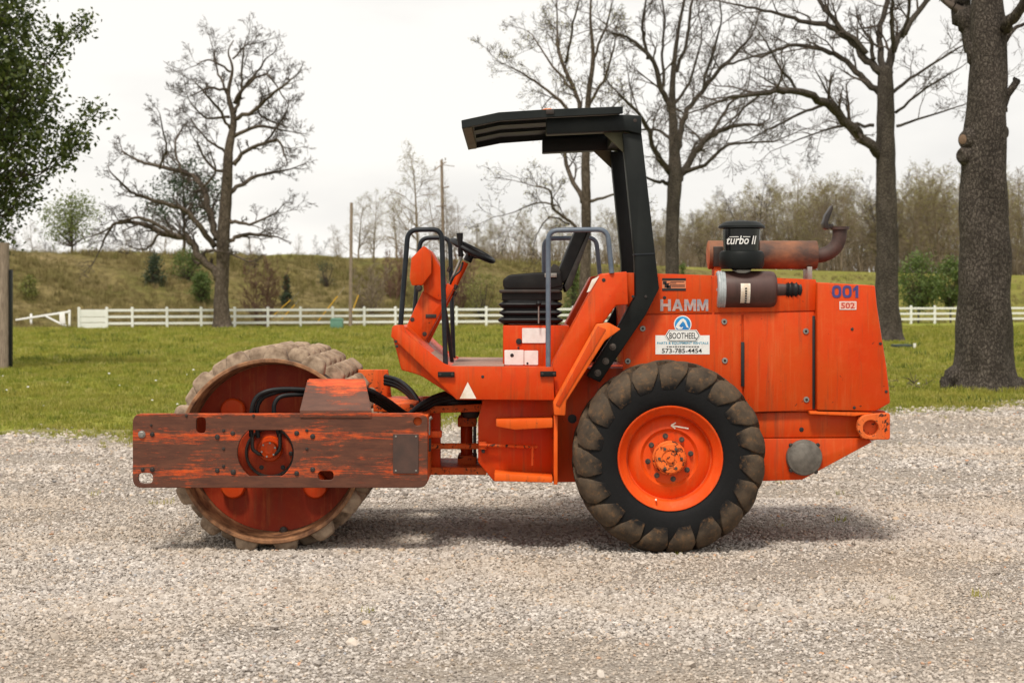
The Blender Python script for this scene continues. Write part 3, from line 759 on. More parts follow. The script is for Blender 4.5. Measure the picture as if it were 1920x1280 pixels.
# old oak by the fence
traced_tree('oak_tree', 'old bare oak with a leaning lower limb standing at the white fence', 108,
    [(418, 616, 46), (417, 603, 34), (415, 560, 27), (417, 500, 24), (420, 430, 24), (425, 350, 21), (429, 285, 17), (438, 225, 12), (428, 178, 8), (436, 130, 5), (428, 98, 3), (438, 76, 2)],
    [[(409, 525, 15), (380, 475, 14), (350, 452, 13), (300, 437, 11), (260, 420, 8), (215, 430, 6), (188, 468, 3)],
     [(407, 450, 14), (390, 400, 13), (382, 350, 11), (350, 327, 9), (300, 315, 7), (262, 300, 5), (235, 280, 3)],
     [(404, 462, 12), (345, 402, 9), (280, 372, 7), (245, 355, 5), (212, 335, 3)],
     [(330, 445, 8), (270, 405, 6), (232, 415, 4), (195, 440, 3)],
     [(300, 315, 5), (310, 270, 4), (300, 215, 2)],
     [(340, 325, 5), (330, 270, 4), (345, 235, 2)],
     [(432, 360, 9), (470, 340, 7), (525, 325, 4)], [(435, 310, 9), (475, 280, 7), (525, 272, 5), (538, 295, 3)],
     [(438, 255, 8), (480, 240, 6), (540, 245, 3)], [(440, 225, 9), (480, 200, 7), (520, 175, 5), (544, 145, 3)],
     [(440, 195, 8), (455, 165, 6), (480, 140, 4), (500, 105, 3)], [(430, 220, 6), (390, 220, 4), (352, 195, 2)],
     [(427, 290, 6), (395, 255, 4), (358, 225, 2)], [(425, 455, 9), (460, 445, 7), (515, 445, 4)], [(430, 415, 8), (470, 415, 5), (522, 400, 3)],
     [(432, 170, 6), (395, 165, 4), (362, 180, 2)], [(430, 135, 5), (400, 115, 3), (372, 120, 2)], [(436, 110, 4), (465, 90, 3), (480, 85, 2)],
     [(438, 215, 7), (455, 180, 6), (452, 130, 4), (460, 85, 2)], [(428, 180, 6), (408, 140, 4), (400, 95, 2)], [(432, 240, 6), (400, 205, 5), (365, 160, 2)], [(455, 165, 5), (495, 150, 4), (535, 190, 2)], [(430, 330, 7), (395, 300, 5), (370, 260, 3)], [(300, 437, 6), (275, 460, 4), (240, 465, 2)], [(382, 350, 6), (405, 320, 4), (395, 285, 2)], [(475, 280, 6), (505, 250, 4), (540, 215, 3)], [(480, 200, 5), (500, 225, 4), (535, 235, 2)], [(385, 470, 7), (430, 470, 4), (470, 490, 3)]],
    3, dict(jit=.23, up=.05, rmin=.0095, lvl=3, kids={3: 5, 2: 4, 1: 3}), matC='twig', kid0=(.65, 1.35), every=.46, gnarl=.14, longer=1.6)
# big near trunk
near = traced_tree('shade_tree', 'thick flared trunk with a healed knot rising out of frame beside the gravel', 35.3,
    [(1846, 738, 170), (1846, 722, 138), (1846, 696, 118), (1846, 640, 104), (1845, 560, 98), (1845, 480, 94), (1843, 400, 90), (1847, 300, 84), (1850, 200, 74), (1853, 120, 68), (1852, 60, 66), (1850, 0, 58), (1850, -90, 46), (1855, -260, 30), (1850, -420, 14)],
    [[(1842, 118, 44), (1818, 55, 42), (1790, 8, 37), (1765, -45, 32), (1700, -160, 20), (1650, -260, 8)],
     [(1876, 70, 26), (1895, 28, 22), (1918, -15, 18), (1960, -90, 12), (2010, -180, 6)],
     [(1852, -60, 26), (1900, -160, 18), (1960, -270, 9)],
     [(1880, 210, 16), (1888, 180, 14), (1892, 168, 10)],
     [(1870, 110, 12), (1905, 60, 7), (1960, 20, 4), (2000, -10, 2)],
     [(1810, 700, 44), (1788, 722, 34), (1768, 740, 16)], [(1882, 700, 40), (1902, 718, 32), (1922, 734, 16)], [(1835, 715, 40), (1830, 735, 30), (1825, 750, 14)]],
    5, dict(jit=.22, up=.05, rmin=.006, lvl=2, kids={2: 4, 1: 4}), matT='bark', sides=26, rough=.09, every=1.1, kid0=(.8, 1.6))
# healed cuts on the big trunk
M['heal'] = simple('healed_cut_wood', (.13, .08, .05), (.20, .125, .08), 30, .9, bump=.3)
for (px, py, rr, sg) in ((1812, 262, 15, -1), (1806, 292, 13, -1), (1884, 248, 10, 1)):
    p = P3(px, py, 35.3 - CAMD - .12); k_ = rr / F * 35.3
    me = mesh_of(lathe_bm([(sg * k_ * .55, 0), (sg * k_ * .5, k_ * .5), (sg * k_ * .6, k_ * .72), (sg * k_ * .5, k_ * .95), (sg * k_ * .1, k_ * 1.25), (-sg * k_ * .9, k_ * 1.9)], 18, 'X'), 'knot', 'bark', True)
    kn = put('knot', me, near, p, Matrix.Rotation(.5 * -sg, 3, 'Z'))
    if rr == 15: put('healed_cut', mesh_of(lathe_bm([(0, 0), (-.012, k_ * .4), (.004, k_ * .62)], 14, 'X'), 'healed_cut', 'heal', True), kn, p + Vector((sg * k_ * .58, -.06, 0)), Matrix.Rotation(.7, 3, 'Z'))
traced_tree('shade_tree', 'bare tree with a long arching left limb behind the engine cover', 75,
    [(1668, 643, 62), (1666, 622, 50), (1664, 560, 43), (1663, 450, 41), (1662, 350, 37), (1660, 250, 34), (1660, 180, 31), (1661, 125, 27)],
    [[(1650, 292, 20), (1620, 260, 18), (1590, 230, 17), (1545, 195, 16), (1495, 172, 13), (1430, 172, 9), (1370, 180, 6), (1315, 200, 3)],
     [(1652, 178, 14), (1620, 145, 12), (1580, 115, 10), (1530, 92, 9), (1480, 90, 7), (1425, 105, 4)],
     [(1650, 135, 16), (1605, 90, 13), (1560, 50, 11), (1520, 35, 9), (1455, 25, 6), (1380, 10, 4)],
     [(1657, 135, 15), (1652, 75, 11), (1660, 0, 10), (1665, -80, 7), (1660, -170, 3)],
     [(1666, 135, 17), (1681, 90, 14), (1705, 40, 12), (1745, -10, 9), (1790, -80, 5)],
     [(1640, 115, 9), (1622, 66, 6)], [(1676, 100, 9), (1672, 40, 8), (1676, -20, 6), (1690, -90, 4)],
     [(1625, 98, 10), (1560, 30, 9), (1535, -5, 7), (1500, -60, 4)], [(1690, 70, 7), (1702, 10, 6), (1700, -50, 4)],
     [(1675, 172, 7), (1730, 130, 5), (1805, 85, 3)], [(1680, 238, 6), (1730, 225, 4), (1805, 200, 2)], [(1678, 212, 6), (1730, 175, 4), (1800, 125, 2)],
     [(1640, 235, 7), (1585, 240, 5), (1530, 250, 3), (1480, 268, 2)], [(1545, 195, 7), (1500, 215, 5), (1440, 250, 3), (1400, 262, 2)],
     [(1495, 172, 6), (1470, 130, 5), (1440, 70, 3)], [(1590, 230, 6), (1560, 180, 4), (1535, 130, 2)], [(1430, 172, 5), (1390, 205, 4), (1345, 245, 2)]],
    8, dict(jit=.2, up=.04, rmin=.007, lvl=3, kids={3: 5, 2: 4, 1: 3}), matT='bark', sides=20, kid0=(1.0, 2.7), every=.7, gnarl=.10)
traced_tree('shade_tree', 'bare spreading tree seen behind the roll bar post', 92,
    [(1262, 620, 34), (1260, 503, 25), (1262, 394, 25), (1265, 341, 27), (1265, 306, 23), (1263, 240, 17), (1260, 175, 12), (1265, 110, 9), (1274, 44, 6), (1283, 0, 5), (1290, -70, 3)],
    [[(1256, 326, 13), (1230, 280, 10), (1204, 223, 7), (1160, 175, 4)], [(1254, 208, 12), (1243, 162, 10), (1217, 114, 8), (1182, 79, 6), (1142, 57, 3)],
     [(1215, 112, 7), (1208, 70, 6), (1206, 30, 5), (1212, -20, 3)], [(1268, 343, 16), (1296, 297, 13), (1330, 258, 11), (1370, 240, 8), (1425, 235, 4)],
     [(1278, 326, 10), (1318, 302, 7), (1370, 275, 5), (1450, 262, 3)], [(1269, 282, 13), (1287, 219, 10), (1318, 166, 8), (1357, 122, 7), (1405, 70, 4)],
     [(1268, 135, 7), (1287, 66, 6), (1304, 0, 5), (1315, -60, 3)], [(1318, 166, 6), (1330, 100, 5), (1345, 40, 3), (1350, -10, 2)],
     [(1258, 260, 7), (1225, 240, 5), (1180, 240, 3)], [(1262, 200, 6), (1300, 150, 5), (1320, 90, 3)], [(1243, 162, 6), (1245, 100, 5), (1240, 40, 4), (1235, -30, 2)],
     [(1252, 345, 8), (1225, 330, 5), (1180, 320, 3)], [(1330, 258, 6), (1365, 200, 5), (1400, 165, 3)], [(1357, 122, 5), (1410, 110, 4), (1450, 90, 2)]],
    12, TWf, matT='bark', kid0=(1.1, 2.9), every=.75, gnarl=.12)
traced_tree('shade_tree', 'slim tree with first pale leaf buds rising behind the driver seat', 96,
    [(1097, 622, 27), (1097, 542, 21), (1099, 450, 19), (1099, 394, 18), (1099, 350, 17), (1098, 306, 16), (1100, 250, 13), (1104, 175, 10), (1112, 109, 8), (1107, 35, 5), (1110, -30, 3)],
    [[(1094, 382, 10), (1068, 315, 8), (1050, 284, 6), (1020, 250, 3)], [(1096, 300, 10), (1080, 190, 8), (1055, 100, 7), (1046, 52, 4), (1040, 0, 2)],
     [(1090, 440, 8), (1066, 420, 6), (1042, 385, 5), (1033, 359, 4), (1000, 345, 2)], [(1085, 240, 8), (1050, 192, 6), (1002, 144, 4), (945, 129, 2)],
     [(1105, 378, 7), (1147, 365, 4), (1180, 345, 2)], [(1103, 200, 6), (1130, 150, 5), (1150, 90, 3)], [(1104, 250, 6), (1140, 215, 4), (1165, 180, 2)],
     [(1042, 385, 4), (1010, 380, 3), (965, 395, 2)], [(1068, 420, 4), (1030, 415, 3), (1000, 440, 2)], [(1075, 170, 5), (1030, 120, 4), (1000, 60, 2)], [(1060, 120, 5), (1075, 50, 4), (1080, -10, 2)],
     [(1110, 120, 5), (1135, 60, 4), (1145, 0, 2)]],
    15, TWf, matT='bark_far', kid0=(1.0, 2.6), every=.85, gnarl=.12, buds=('bud', 2, .042, .4))
# leafy tree at the left edge
def leafy_tree(name, label, px, dist, z0, z1, rx, seed, n_cl, leaf, mat, trunk_r, matT='bark_far', per=26, group=None, basez=None, cl=.42):
    r = random.Random(seed); Y = dist - CAMD; x, _ = P(px, 600, Y); zb = 0 if basez is None else basez
    root = thing(name, label, 'tree', (x, Y, zb), group)
    bm = bmesh.new(); top = zb + z1 - .3
    pts = [Vector((x, Y, zb - .1)), Vector((x + .05, Y, zb + z0 * .7)), Vector((x, Y + .05, zb + (z0 + z1) / 2)), Vector((x - .05, Y, top))]
    cp = catmull(pts, 5); sweep_bm(cp, [trunk_r * (1 - .9 * i / len(cp)) for i in range(len(cp))], 10, bm)
    S = Segs(); cl_pts = []
    zc, rz = (z0 + z1) / 2, (z1 - z0) / 2
    for i in range(n_cl):
        while True:
            v = Vector((r.uniform(-1, 1), r.uniform(-1, 1), r.uniform(-1, 1)))
            if .25 < v.length < 1 and r.random() < v.length: break
        wv = rx * (1 - .35 * max(0, v.z)) * r.uniform(.85, 1.12)
        c = Vector((x + v.x * wv, Y + v.y * wv, zb + zc + v.z * rz)); cl_pts.append((c, v))
        t = min(max(c.z - zb - .9 * math.hypot(c.x - x, c.y - Y), z0 * .8), z1 * .92)
        a = Vector((x, Y, zb + t)); m_ = a.lerp(c, .5) + rvec(r) * .12
        S.add(tuple(a), tuple(m_), trunk_r * .22, trunk_r * .13); S.add(tuple(m_), tuple(c), trunk_r * .13, .008)
    put('trunk', mesh_of(bm, 'trunk', matT, True), root)
    c = put('crown', leaves(cl_pts, r, per, leaf, cl, 'crown', mat), root)
    put('branch', S.mesh('branch', 'twig'), root)
    return root
leafy_tree('pear_tree', 'dense dark green leafy tree standing above the wooden post', -70, 47, 2.6, 12.0, 2.4, 21, 640, .072, 'leaf', .16, per=46, cl=.24)
# its one long side spray
SPR = dict(jit=.25, up=.08, rmin=.008, lvl=1, kids={1: 6})
pear = [o for o in COL.objects if o.name == 'pear_tree'][0]
r_ = random.Random(4)
for (a, b, c) in (((10, 360), (85, 320), (150, 240)), ((0, 300), (70, 330), (120, 300)), ((20, 140), (90, 120), (125, 70))):
    S = Segs(); p0, p1, p2 = (P3(*q, 47 - CAMD - .3) for q in (a, b, c)); p0.x = P(-70, 300, 47 - CAMD)[0]
    S.add(tuple(p0), tuple(p1), .04, .022); S.add(tuple(p1), tuple(p2), .022, .012)
    grow(S, r_, p2, (p2 - p1).normalized(), .6, .012, 1, SPR); grow(S, r_, p1.lerp(p2, .5), (p2 - p1).normalized(), .5, .012, 1, SPR); S.tips += [(p1.lerp(p2, k / 6), None) for k in range(3, 7)]
    bo = put('branch', S.mesh('branch', 'twig'), pear); put('leaves', leaves(S.tips, r_, 22, .072, .15, 'leaves', 'leaf'), bo)

# background trees: a few kinds, each tree its own object
def wild_tree(seed, H, stems, spread, spec, matC, bud=None, lean=.12, clear=.25):
    """trunk mesh, crown mesh, leaf mesh about the origin"""
    r = random.Random(seed); bm = bmesh.new(); S = Segs()
    for s in range(stems):
        a = r.uniform(0, 6.28); d = Vector((math.cos(a) * lean, math.sin(a) * lean, 1)).normalized() if stems > 1 else Vector((r.uniform(-.05, .05), r.uniform(-.05, .05), 1)).normalized()
        p = Vector((math.cos(a) * .15 * (stems > 1), math.sin(a) * .15 * (stems > 1), -.2)); pts = [p]; n = 9; h = H * r.uniform(.85, 1.05)
        r0 = H * .013 / math.sqrt(stems) + .02
        for i in range(n):
            d = (d + rvec(r) * .06 + Vector((0, 0, .05))).normalized(); pts.append(pts[-1] + d * h / n)
        rr = [r0 * (1 - .88 * i / n) for i in range(n + 1)]
        sweep_bm(pts, rr, 6, bm)
        for i in range(int(n * clear) + 1, n + 1):
            for _ in range(spec.get('per', 3)):
                ax = rvec(r); ax.z = 0; ax.normalize(); t = r.random(); q = pts[i - 1].lerp(pts[i], t)
                up = r.uniform(.35, .95); L = H * spread * r.uniform(.6, 1.1) * (1.15 - .75 * i / n)
                grow(S, r, q, (ax + Vector((0, 0, up))).normalized(), L, rr[i] * .55, spec['lvl'], spec)
        grow(S, r, pts[-1], d, H * .12, rr[-1], spec['lvl'], spec)
    tm = mesh_of(bm, 'trunk', matC if matC != 'twig' else 'bark_far', True); cm = S.mesh('crown', matC)
    lm = None
    if bud:
        tips = [t for t in S.tips if r.random() < bud[3]]; lm = leaves(tips, r, bud[1], bud[2], bud[4], 'leaves', bud[0])
    return tm, cm, lm
def place(kind, name, label, x, y, z, s, rz, group=None, cat='tree'):
    tm, cm, lm = kind; root = thing(name, label, cat, (x, y, z), group)
    rot = Matrix.Rotation(rz, 3, 'Z') @ Matrix.Diagonal((s, s, s))
    put('trunk', tm, root, (x, y, z), rot); c = put('crown', cm, root, (x, y, z), rot)
    if lm: put('leaves', lm, c, (x, y, z), rot)
    return root
SB = dict(jit=.24, up=.06, rmin=.011, lvl=2, per=3, kids={2: 6, 1: 4})
SP_ = dict(jit=.22, up=.06, rmin=.009, lvl=2, per=3, kids={2: 6, 1: 4})
KB = [wild_tree(31 + i, 11, 1 + i, .40, SB, 'twig_pale', None if i == 0 else ('bud', 3, .065, .6, .16), .22, .15) for i in range(3)]      # woodland, some in bud
KB.append(wild_tree(36, 11, 2, .38, SB, 'twig', None, .2, clear=.2))
KB.append(wild_tree(37, 11, 2, .36, SB, 'twig_pale', ('bud_green', 2, .06, .4, .12)))
KB.append(wild_tree(38, 11, 1, .36, SP_, 'twig_pale', ('bud', 3, .055, .6, .18), .1, .2)); KB.append(wild_tree(39, 11, 2, .30, SP_, 'twig_pale', None, .2, .2))
def crest_pt(px, extra):
    u = (px - 960) / F; d = 130.0
    for _ in range(12): d = fence_y(u * d) + CAMD + 31
    d += extra; x, y = u * d, d - CAMD; return x, y, bank_z(x, y) - .1, d
rw = random.Random(77)
def wood(px, extra, top_py, kind):
    x, y, z, d = crest_pt(px, extra); h = CAMH + (561 - top_py) / F * d - z
    c = {0: 0, 3: 0, 1: 1, 2: 1, 4: 2, 5: 1, 6: 0}[kind]
    where = 'on the crest behind the old oak' if px < 480 else ('on the crest around the utility poles' if px < 900 else ('beyond the crest behind the seat and roll bar' if px < 1200 else ('in the wood behind the muffler' if px < 1640 else 'in the wood behind the thick trunk')))
    what = ['bare grey brown tree', 'tree in pale yellow bud', 'tree in fresh green leaf'][c]
    place(KB[kind], 'woodland_tree', what + ' ' + where, x, y, z, max(h / 11.6, .25), rw.uniform(0, 6.28), what.replace('tree', 'trees') + ' ' + where)
px = 1205
while px < 2330:                                     # the wood at the right, three ranks
    for rank in range(3):
        e = 6 + rank * 14 + rw.uniform(-3, 3); top = lerp_tab(px, [(1200, 375), (1330, 370), (1420, 345), (1520, 318), (1600, 345), (1700, 325), (1800, 318), (1920, 325), (2050, 320), (2400, 330)]) + rw.uniform(-14, 38)
        wood(px + rw.uniform(-12, 12), e, top, rw.choice([0, 1, 2, 3, 2, 1, 1, 5]))
    px += 33 + rw.uniform(-8, 8)
for px, e, top, k in ((905, 25, 420, 2), (935, 12, 400, 1), (968, 8, 380, 4), (1000, 20, 395, 1), (1035, 10, 385, 2), (1065, 16, 370, 4), (1140, 12, 395, 1), (1165, 24, 380, 2), (1190, 8, 400, 3),
                      (640, 40, 415, 6), (672, 16, 350, 5), (700, 26, 345, 5), (745, 20, 345, 5), (862, 22, 360, 6), (890, 30, 395, 5), (800, 30, 400, 6),
                      (-90, 30, 420, 0), (-170, 22, 410, 3), (-260, 30, 425, 0), (25, 20, 425, 3), (60, 30, 415, 0), (95, 40, 420, 3), (-30, 25, 420, 3), (205, 34, 430, 3), (235, 20, 420, 0), (275, 30, 400, 3), (310, 16, 395, 0), (470, 30, 445, 0), (600, 40, 452, 3), (560, 36, 455, 0)):
    wood(px, e, top, k)
x, y, z, d = crest_pt(783, 8); place(KB[5], 'budding_tree', 'tall slender tree in pale bud left of the wired utility pole', x, y, z, (CAMH + (561 - 255) / F * d - z) / 11.4, 1.0)
x, y, z, d = crest_pt(838, 14); place(KB[6], 'bare_tree', 'open bare tree just right of the wired utility pole', x, y, z, (CAMH + (561 - 330) / F * d - z) / 11.4, 2.2)
x, y, z, d = crest_pt(135, 8); leafy_tree('green_tree', 'round green leafing tree on the crest beside the bare thicket', 135, d, 1.0, 5.0, 2.4, 51, 120, .10, 'bud_green', .12, per=26, basez=z, cl=.35)
x, y, z, d = crest_pt(345, 6); leafy_tree('pine_tree', 'dark olive evergreen crown showing through the oak limbs', 345, d, 2.0, 7.6, 3.1, 53, 120, .12, 'needle', .16, per=30, basez=z, cl=.4)
# shrubs of the bank
def shrub(name, label, px, py0, py1, wpx, dist, seed, mat, cat='bush', n=110, leaf=.07, tw=True):
    r = random.Random(seed); Y = dist - CAMD; x, z0 = P(px, py0, Y); z1 = P(px, py1, Y)[1]; rx = wpx / 2 / F * dist
    zb = bank_z(x, Y); z0 = min(z0, zb + .3) if z0 > zb + .3 and name != 'yard_tree' else z0
    root = thing(name, label, cat, (x, Y, zb)); S = Segs(); cl = []
    for i in range(n):
        a = r.uniform(0, 6.28); t = r.random(); h = z0 + (z1 - z0) * t
        prof = {'cone': (1.05 - t) ** .8, 'ball': math.sqrt(max(.05, 1 - (2 * t - 1) ** 2)), 'fan': .35 + .65 * t}['cone' if 'evergreen' in name else 'ball']
        q = rx * prof * math.sqrt(r.uniform(.2, 1.0)); c = Vector((x + q * math.cos(a), Y + q * math.sin(a), h)); cl.append((c + rvec(r) * rx * .10, None))
        S.add((x + .1 * math.cos(a), Y + .1 * math.sin(a), max(zb, z0 - .2)), tuple(c), .02, .008)
    put('crown', leaves(cl, r, 26, leaf, rx * .17, 'crown', mat), root)
    S.add((x, Y, zb - .15), (x, Y, (z0 + z1) / 2), .09, .05); put('stem', S.mesh('stem', 'twig'), root)
    return root
shrub('evergreen_bush', 'dark conical cedar bush on the bank left of the oak', 290, 556, 482, 56, 127, 61, 'needle')
shrub('bush', 'loose mid green bush growing beside the dark cedar', 352, 560, 468, 72, 129, 62, 'bush', leaf=.08)
shrub('bush', 'small bright green bush at the foot of the oak, right of the cedar', 378, 562, 515, 40, 124, 63, 'bush')
shrub('bush', 'yellow green sapling low on the bank behind the barrier gate', 55, 572, 520, 34, 121, 64, 'bush_y', n=60)
shrub('evergreen_bush', 'little dark cedar on the bank right of the oak', 537, 553, 518, 22, 126, 65, 'needle', n=50)
shrub('bush', 'dark leafless looking bush near the leaning pole', 612, 548, 490, 44, 132, 66, 'needle', n=40, leaf=.04)
shrub('evergreen_bush', 'bright green young pine behind the driver seat', 1076, 566, 485, 48, 129, 67, 'bush')
shrub('evergreen_bush', 'tiny green pine top peeking above the engine cover', 1280, 540, 492, 26, 138, 68, 'bush', n=50)
shrub('yard_tree', 'bushy bright green small tree behind the fence between two trunks', 1722, 575, 487, 84, 134, 69, 'bush', 'tree', 190, .095)
shrub('yard_tree', 'rounded green small tree touching its bushy neighbour by the thick trunk', 1782, 573, 492, 66, 135, 70, 'bush', 'tree', 150, .095)
shrub('bush', 'olive scrub bush on the bank behind the dashboard', 905, 560, 512, 70, 128, 71, 'bush_y', n=60, leaf=.06)
KS = wild_tree(81, 3.4, 9, .30, dict(jit=.16, up=.1, rmin=.011, lvl=1, per=2, kids={1: 5}), 'twig_red', None, .35, .2)
KS2 = wild_tree(82, 3.4, 8, .34, dict(jit=.2, up=.08, rmin=.012, lvl=1, per=2, kids={1: 5}), 'twig_pale', None, .4, .2)
for px, dd_, s, k, lb in ((492, 113, 1.30, KS, 'wide reddish leafless shrub behind the fence right of the oak'), (690, 126, 1.1, KS2, 'leafless scrub right of the leaning pole'),
                     (740, 131, 1.1, KS, 'reddish leafless shrub behind the front grab rail'), (860, 131, 1.2, KS, 'reddish leafless shrub behind the steering wheel')):
    x = (px - 960) / F * dd_; place(k, 'shrub', lb, x, dd_ - CAMD, bank_z(x, dd_ - CAMD), s, px * .1, None, 'shrub')
# undergrowth of the wood: one dense brushy mass
S = Segs(); r_ = random.Random(91)
for i in range(4200):
    px = r_.uniform(1185, 2300) if i < 3500 else r_.uniform(880, 1200); x, y, z, d = crest_pt(px, r_.uniform(10, 46))
    h = r_.uniform(1.0, 3.6) * (1 if i < 3500 else .6); a = r_.uniform(0, 6.28); ln = r_.uniform(0, .4) * h
    q = (x + math.cos(a) * ln, y + math.sin(a) * ln, z + h); S.add((x, y, z), q, .035, .014)
    for _ in range(3):
        t = r_.uniform(.3, 1); b = Vector((x, y, z)).lerp(Vector(q), t); e = b + Vector((r_.uniform(-.7, .7), r_.uniform(-.7, .7), r_.uniform(.1, .8))); S.add(tuple(b), tuple(e), .018, .01)
tag(put('undergrowth', S.mesh('undergrowth', 'twig_pale')), 'brown leafless undergrowth filling the far wood', 'undergrowth', kind='stuff')

# ------------------------------------------------------------------ fence, poles, small yard things
fence = thing('rail_fence', 'long white three rail fence along the far side of the lawn', 'fence', (FA.x, FA.y, 0))
fd = (FB - FA).normalized(); fang = math.atan2(fd.y, fd.x); frot = Matrix.Rotation(fang, 3, 'Z')
bm = prism_bm([(-.065, -.02), (.065, -.02), (.065, 1.22), (.085, 1.22), (.085, 1.25), (0, 1.31), (-.085, 1.25), (-.085, 1.22), (-.065, 1.22)], -.065, .065, .006, 1)
post_me = mesh_of(bm, 'post', 'fence'); SPC = 2.07
rail_me = mesh_of(prism_bm([(.0, -.07), (SPC, -.07), (SPC, .07), (.0, .07)], -.02, .02, .005, 1), 'rail', 'fence')
i = 0; s = 0.0
first = [0.0, 1.62]
pos = [0.0, 1.62] + [1.62 + 1.5 + SPC * k for k in range(42)]
for k, s in enumerate(pos):
    q = FA + fd * s; put('post', post_me, fence, (q.x, q.y, 0), frot)
    if k and k + 1 < len(pos):
        ln = pos[k + 1] - s
        for z in (.33, .72, 1.10): put('rail', rail_me, fence, (q.x, q.y, z), frot @ Matrix.Diagonal((ln / SPC, 1, 1)))
for z in (.22, .55, .88, 1.05):                       # close-boarded end bay
    bw = .15 if z < 1 else .10
    put('board', mesh_of(prism_bm([(.06, -bw), (1.56, -bw), (1.56, bw), (.06, bw)], -.015 - z * .004, .015 - z * .004, .004, 1), 'board', 'fence'), fence, (FA.x, FA.y, z), frot)
g = G(96, 614); gy = g.y
gate = thing('barrier_gate', 'white swing barrier with a sloping top bar at the lane', 'gate', (g.x, gy, 0))
for (px, t) in ((58, 588), (130, 581)): boxp('post', px - 2, t, px + 2, 616, gy - .05, gy + .05, 'fence', gate, .004)
prism('top_bar', [(29, 598), (130, 582), (130, 586), (29, 601)], gy - .09, gy - .055, 'fence', gate, .004)
prism('brace', [(82, 592), (88, 592), (131, 613), (128, 616)], gy - .09, gy - .055, 'fence', gate, .004)
prism('sign_board', [(111, 587), (121, 586), (123, 607), (112, 606)], gy - .13, gy - .10, 'white', gate, .003)
def pole(name, label, pts, dist, w0, w1, cat='pole', mat='wood'):
    Y = dist - CAMD; a = [P3(x, y, Y) for x, y in pts]; root = thing(name, label, cat, (a[0].x, Y, max(0, a[0].z)))
    tube('shaft', [a[0] + (a[1] - a[0]) * t for t in np.linspace(0, 1, 6)], list(np.linspace(w0, w1, 6)), mat, root, 12); return root
p_ = pole('wooden_post', 'weathered wooden post with a dark metal strip at the lawn edge', [(4, 694), (4, 455)], 46, .19, .18, 'post')
boxp('metal_strip', 17, 505, 21, 690, 46 - CAMD - .06, 46 - CAMD + .1, 'black', p_, .004)
pole('utility_pole', 'plain leaning wooden pole beside the green utility box', [(657, 614), (659, 380)], 112, .11, .09)
up = pole('utility_pole', 'tall wooden utility pole with crossarm and insulators on the crest', [(832, 505), (828, 300)], 160, .17, .12)
Yp = 160 - CAMD
tube('crossarm', [P3(814, 320, Yp - .9), P3(829, 308, Yp), P3(836, 304, Yp + .5)], .055, 'wood', up, 6)
tube('crossarm', [P3(828, 309, Yp - .1), P3(852, 312, Yp + .2)], .035, 'wood', up, 6)
tube('crossarm', [P3(818, 387, Yp - .2), P3(836, 386, Yp - .2)], .06, 'wood', up, 6)
tube('bracket', [P3(830, 353, Yp - .2), P3(842, 350, Yp - .2)], .06, 'wood', up, 6)
for px, py in ((816, 317), (829, 303), (835, 301)): tube('insulator', [P3(px, py, Yp), P3(px, py - 5, Yp)], .06, 'steel', up, 6)
for i_, (a, b) in enumerate((((500, 603), (545, 562)), ((528, 598), (553, 571)), ((595, 604), (633, 555)), ((655, 600), (672, 553)))):
    Yg = 116 - CAMD + i_ * .4; q0, q1 = P3(*a, Yg), P3(*b, Yg); q0.z = max(q0.z, .02)
    t_ = thing('guy_wire_guard', ['long', 'short', 'upper', 'thin'][i_] + ' yellow guy wire guard slanting up from the fence ' + ['by the reddish shrub', 'just right of the longest one', 'left of the leaning pole', 'right of the leaning pole'][i_], 'guy guard', q0)
    tube('guard', [q0, q1], .035, 'yellow', t_, 6); tube('wire', [q1, q1 + (q1 - q0) * .35], .012, 'steel', t_, 4)
x, z = P(630, 615, 106 - CAMD)
ub = thing('utility_box', 'green utility pedestal box in front of the fence', 'utility box', (x, 106 - CAMD, 0))
prism('cabinet', [(619, 617), (619, 600), (622, 597), (639, 597), (642, 600), (642, 617)], 106 - CAMD - .35, 106 - CAMD + .35, 'utility_green', ub, .02)
prism('lid', [(618, 600), (622, 596), (639, 596), (643, 600)], 106 - CAMD - .37, 106 - CAMD + .37, 'utility_green', ub, .01)
gq = G(1697, 654)
ts = thing('bench_slab', 'low dark green slab with a white pipe end by the bare tree', 'slab', (gq.x, gq.y, 0))
prism('slab', [(1678, 646), (1711, 646), (1712, 652), (1678, 651)], gq.y, gq.y + .7, simple('dark_green_slab', (.02, .035, .03), rough=.6), ts, .01)
Xp, Zp = P(1715, 655, gq.y - .02); lathe('pipe', [(0, 0), (0, .05), (.20, .05), (.20, .04), (.19, 0)], (Xp, gq.y - .02, 0), 'white', ts, 12, 'Z')
gb = G(1690, 722); fb = thing('fallen_branch', 'broken dark branches lying on the grass by the thick trunk', 'branch', gb)
r_ = random.Random(6)
for k in range(12):
    S = Segs(); a = G(r_.uniform(1668, 1765), r_.uniform(712, 728), .03); d = Vector((r_.uniform(-1, 1), r_.uniform(-.4, .4), r_.uniform(.0, .08))).normalized()
    grow(S, r_, a, d, r_.uniform(.3, .6), .022, 1, dict(jit=.15, up=-.03, rmin=.006, lvl=1, kids={1: 3}))
    put('twig', S.mesh('twig', 'twig', 5), fb)
Yh = 190 - CAMD; hx, hz = P(971, 492, Yh)
hut = thing('shed', 'tiny white gabled shed far off on the crest', 'shed', (hx, Yh, hz))
prism('wall', [(966, 495), (966, 484), (976, 484), (976, 495)], Yh, Yh + .6, 'white', hut, .01)
prism('roof', [(965, 484), (971, 479), (977, 484)], Yh - .05, Yh + .65, 'steel', hut, .005)

exec_roller = True
# ================================================================== THE ROLLER
RR = thing('road_roller', 'orange padfoot road roller with black canopy parked on the gravel', 'road roller', (0, 1.1, 0))
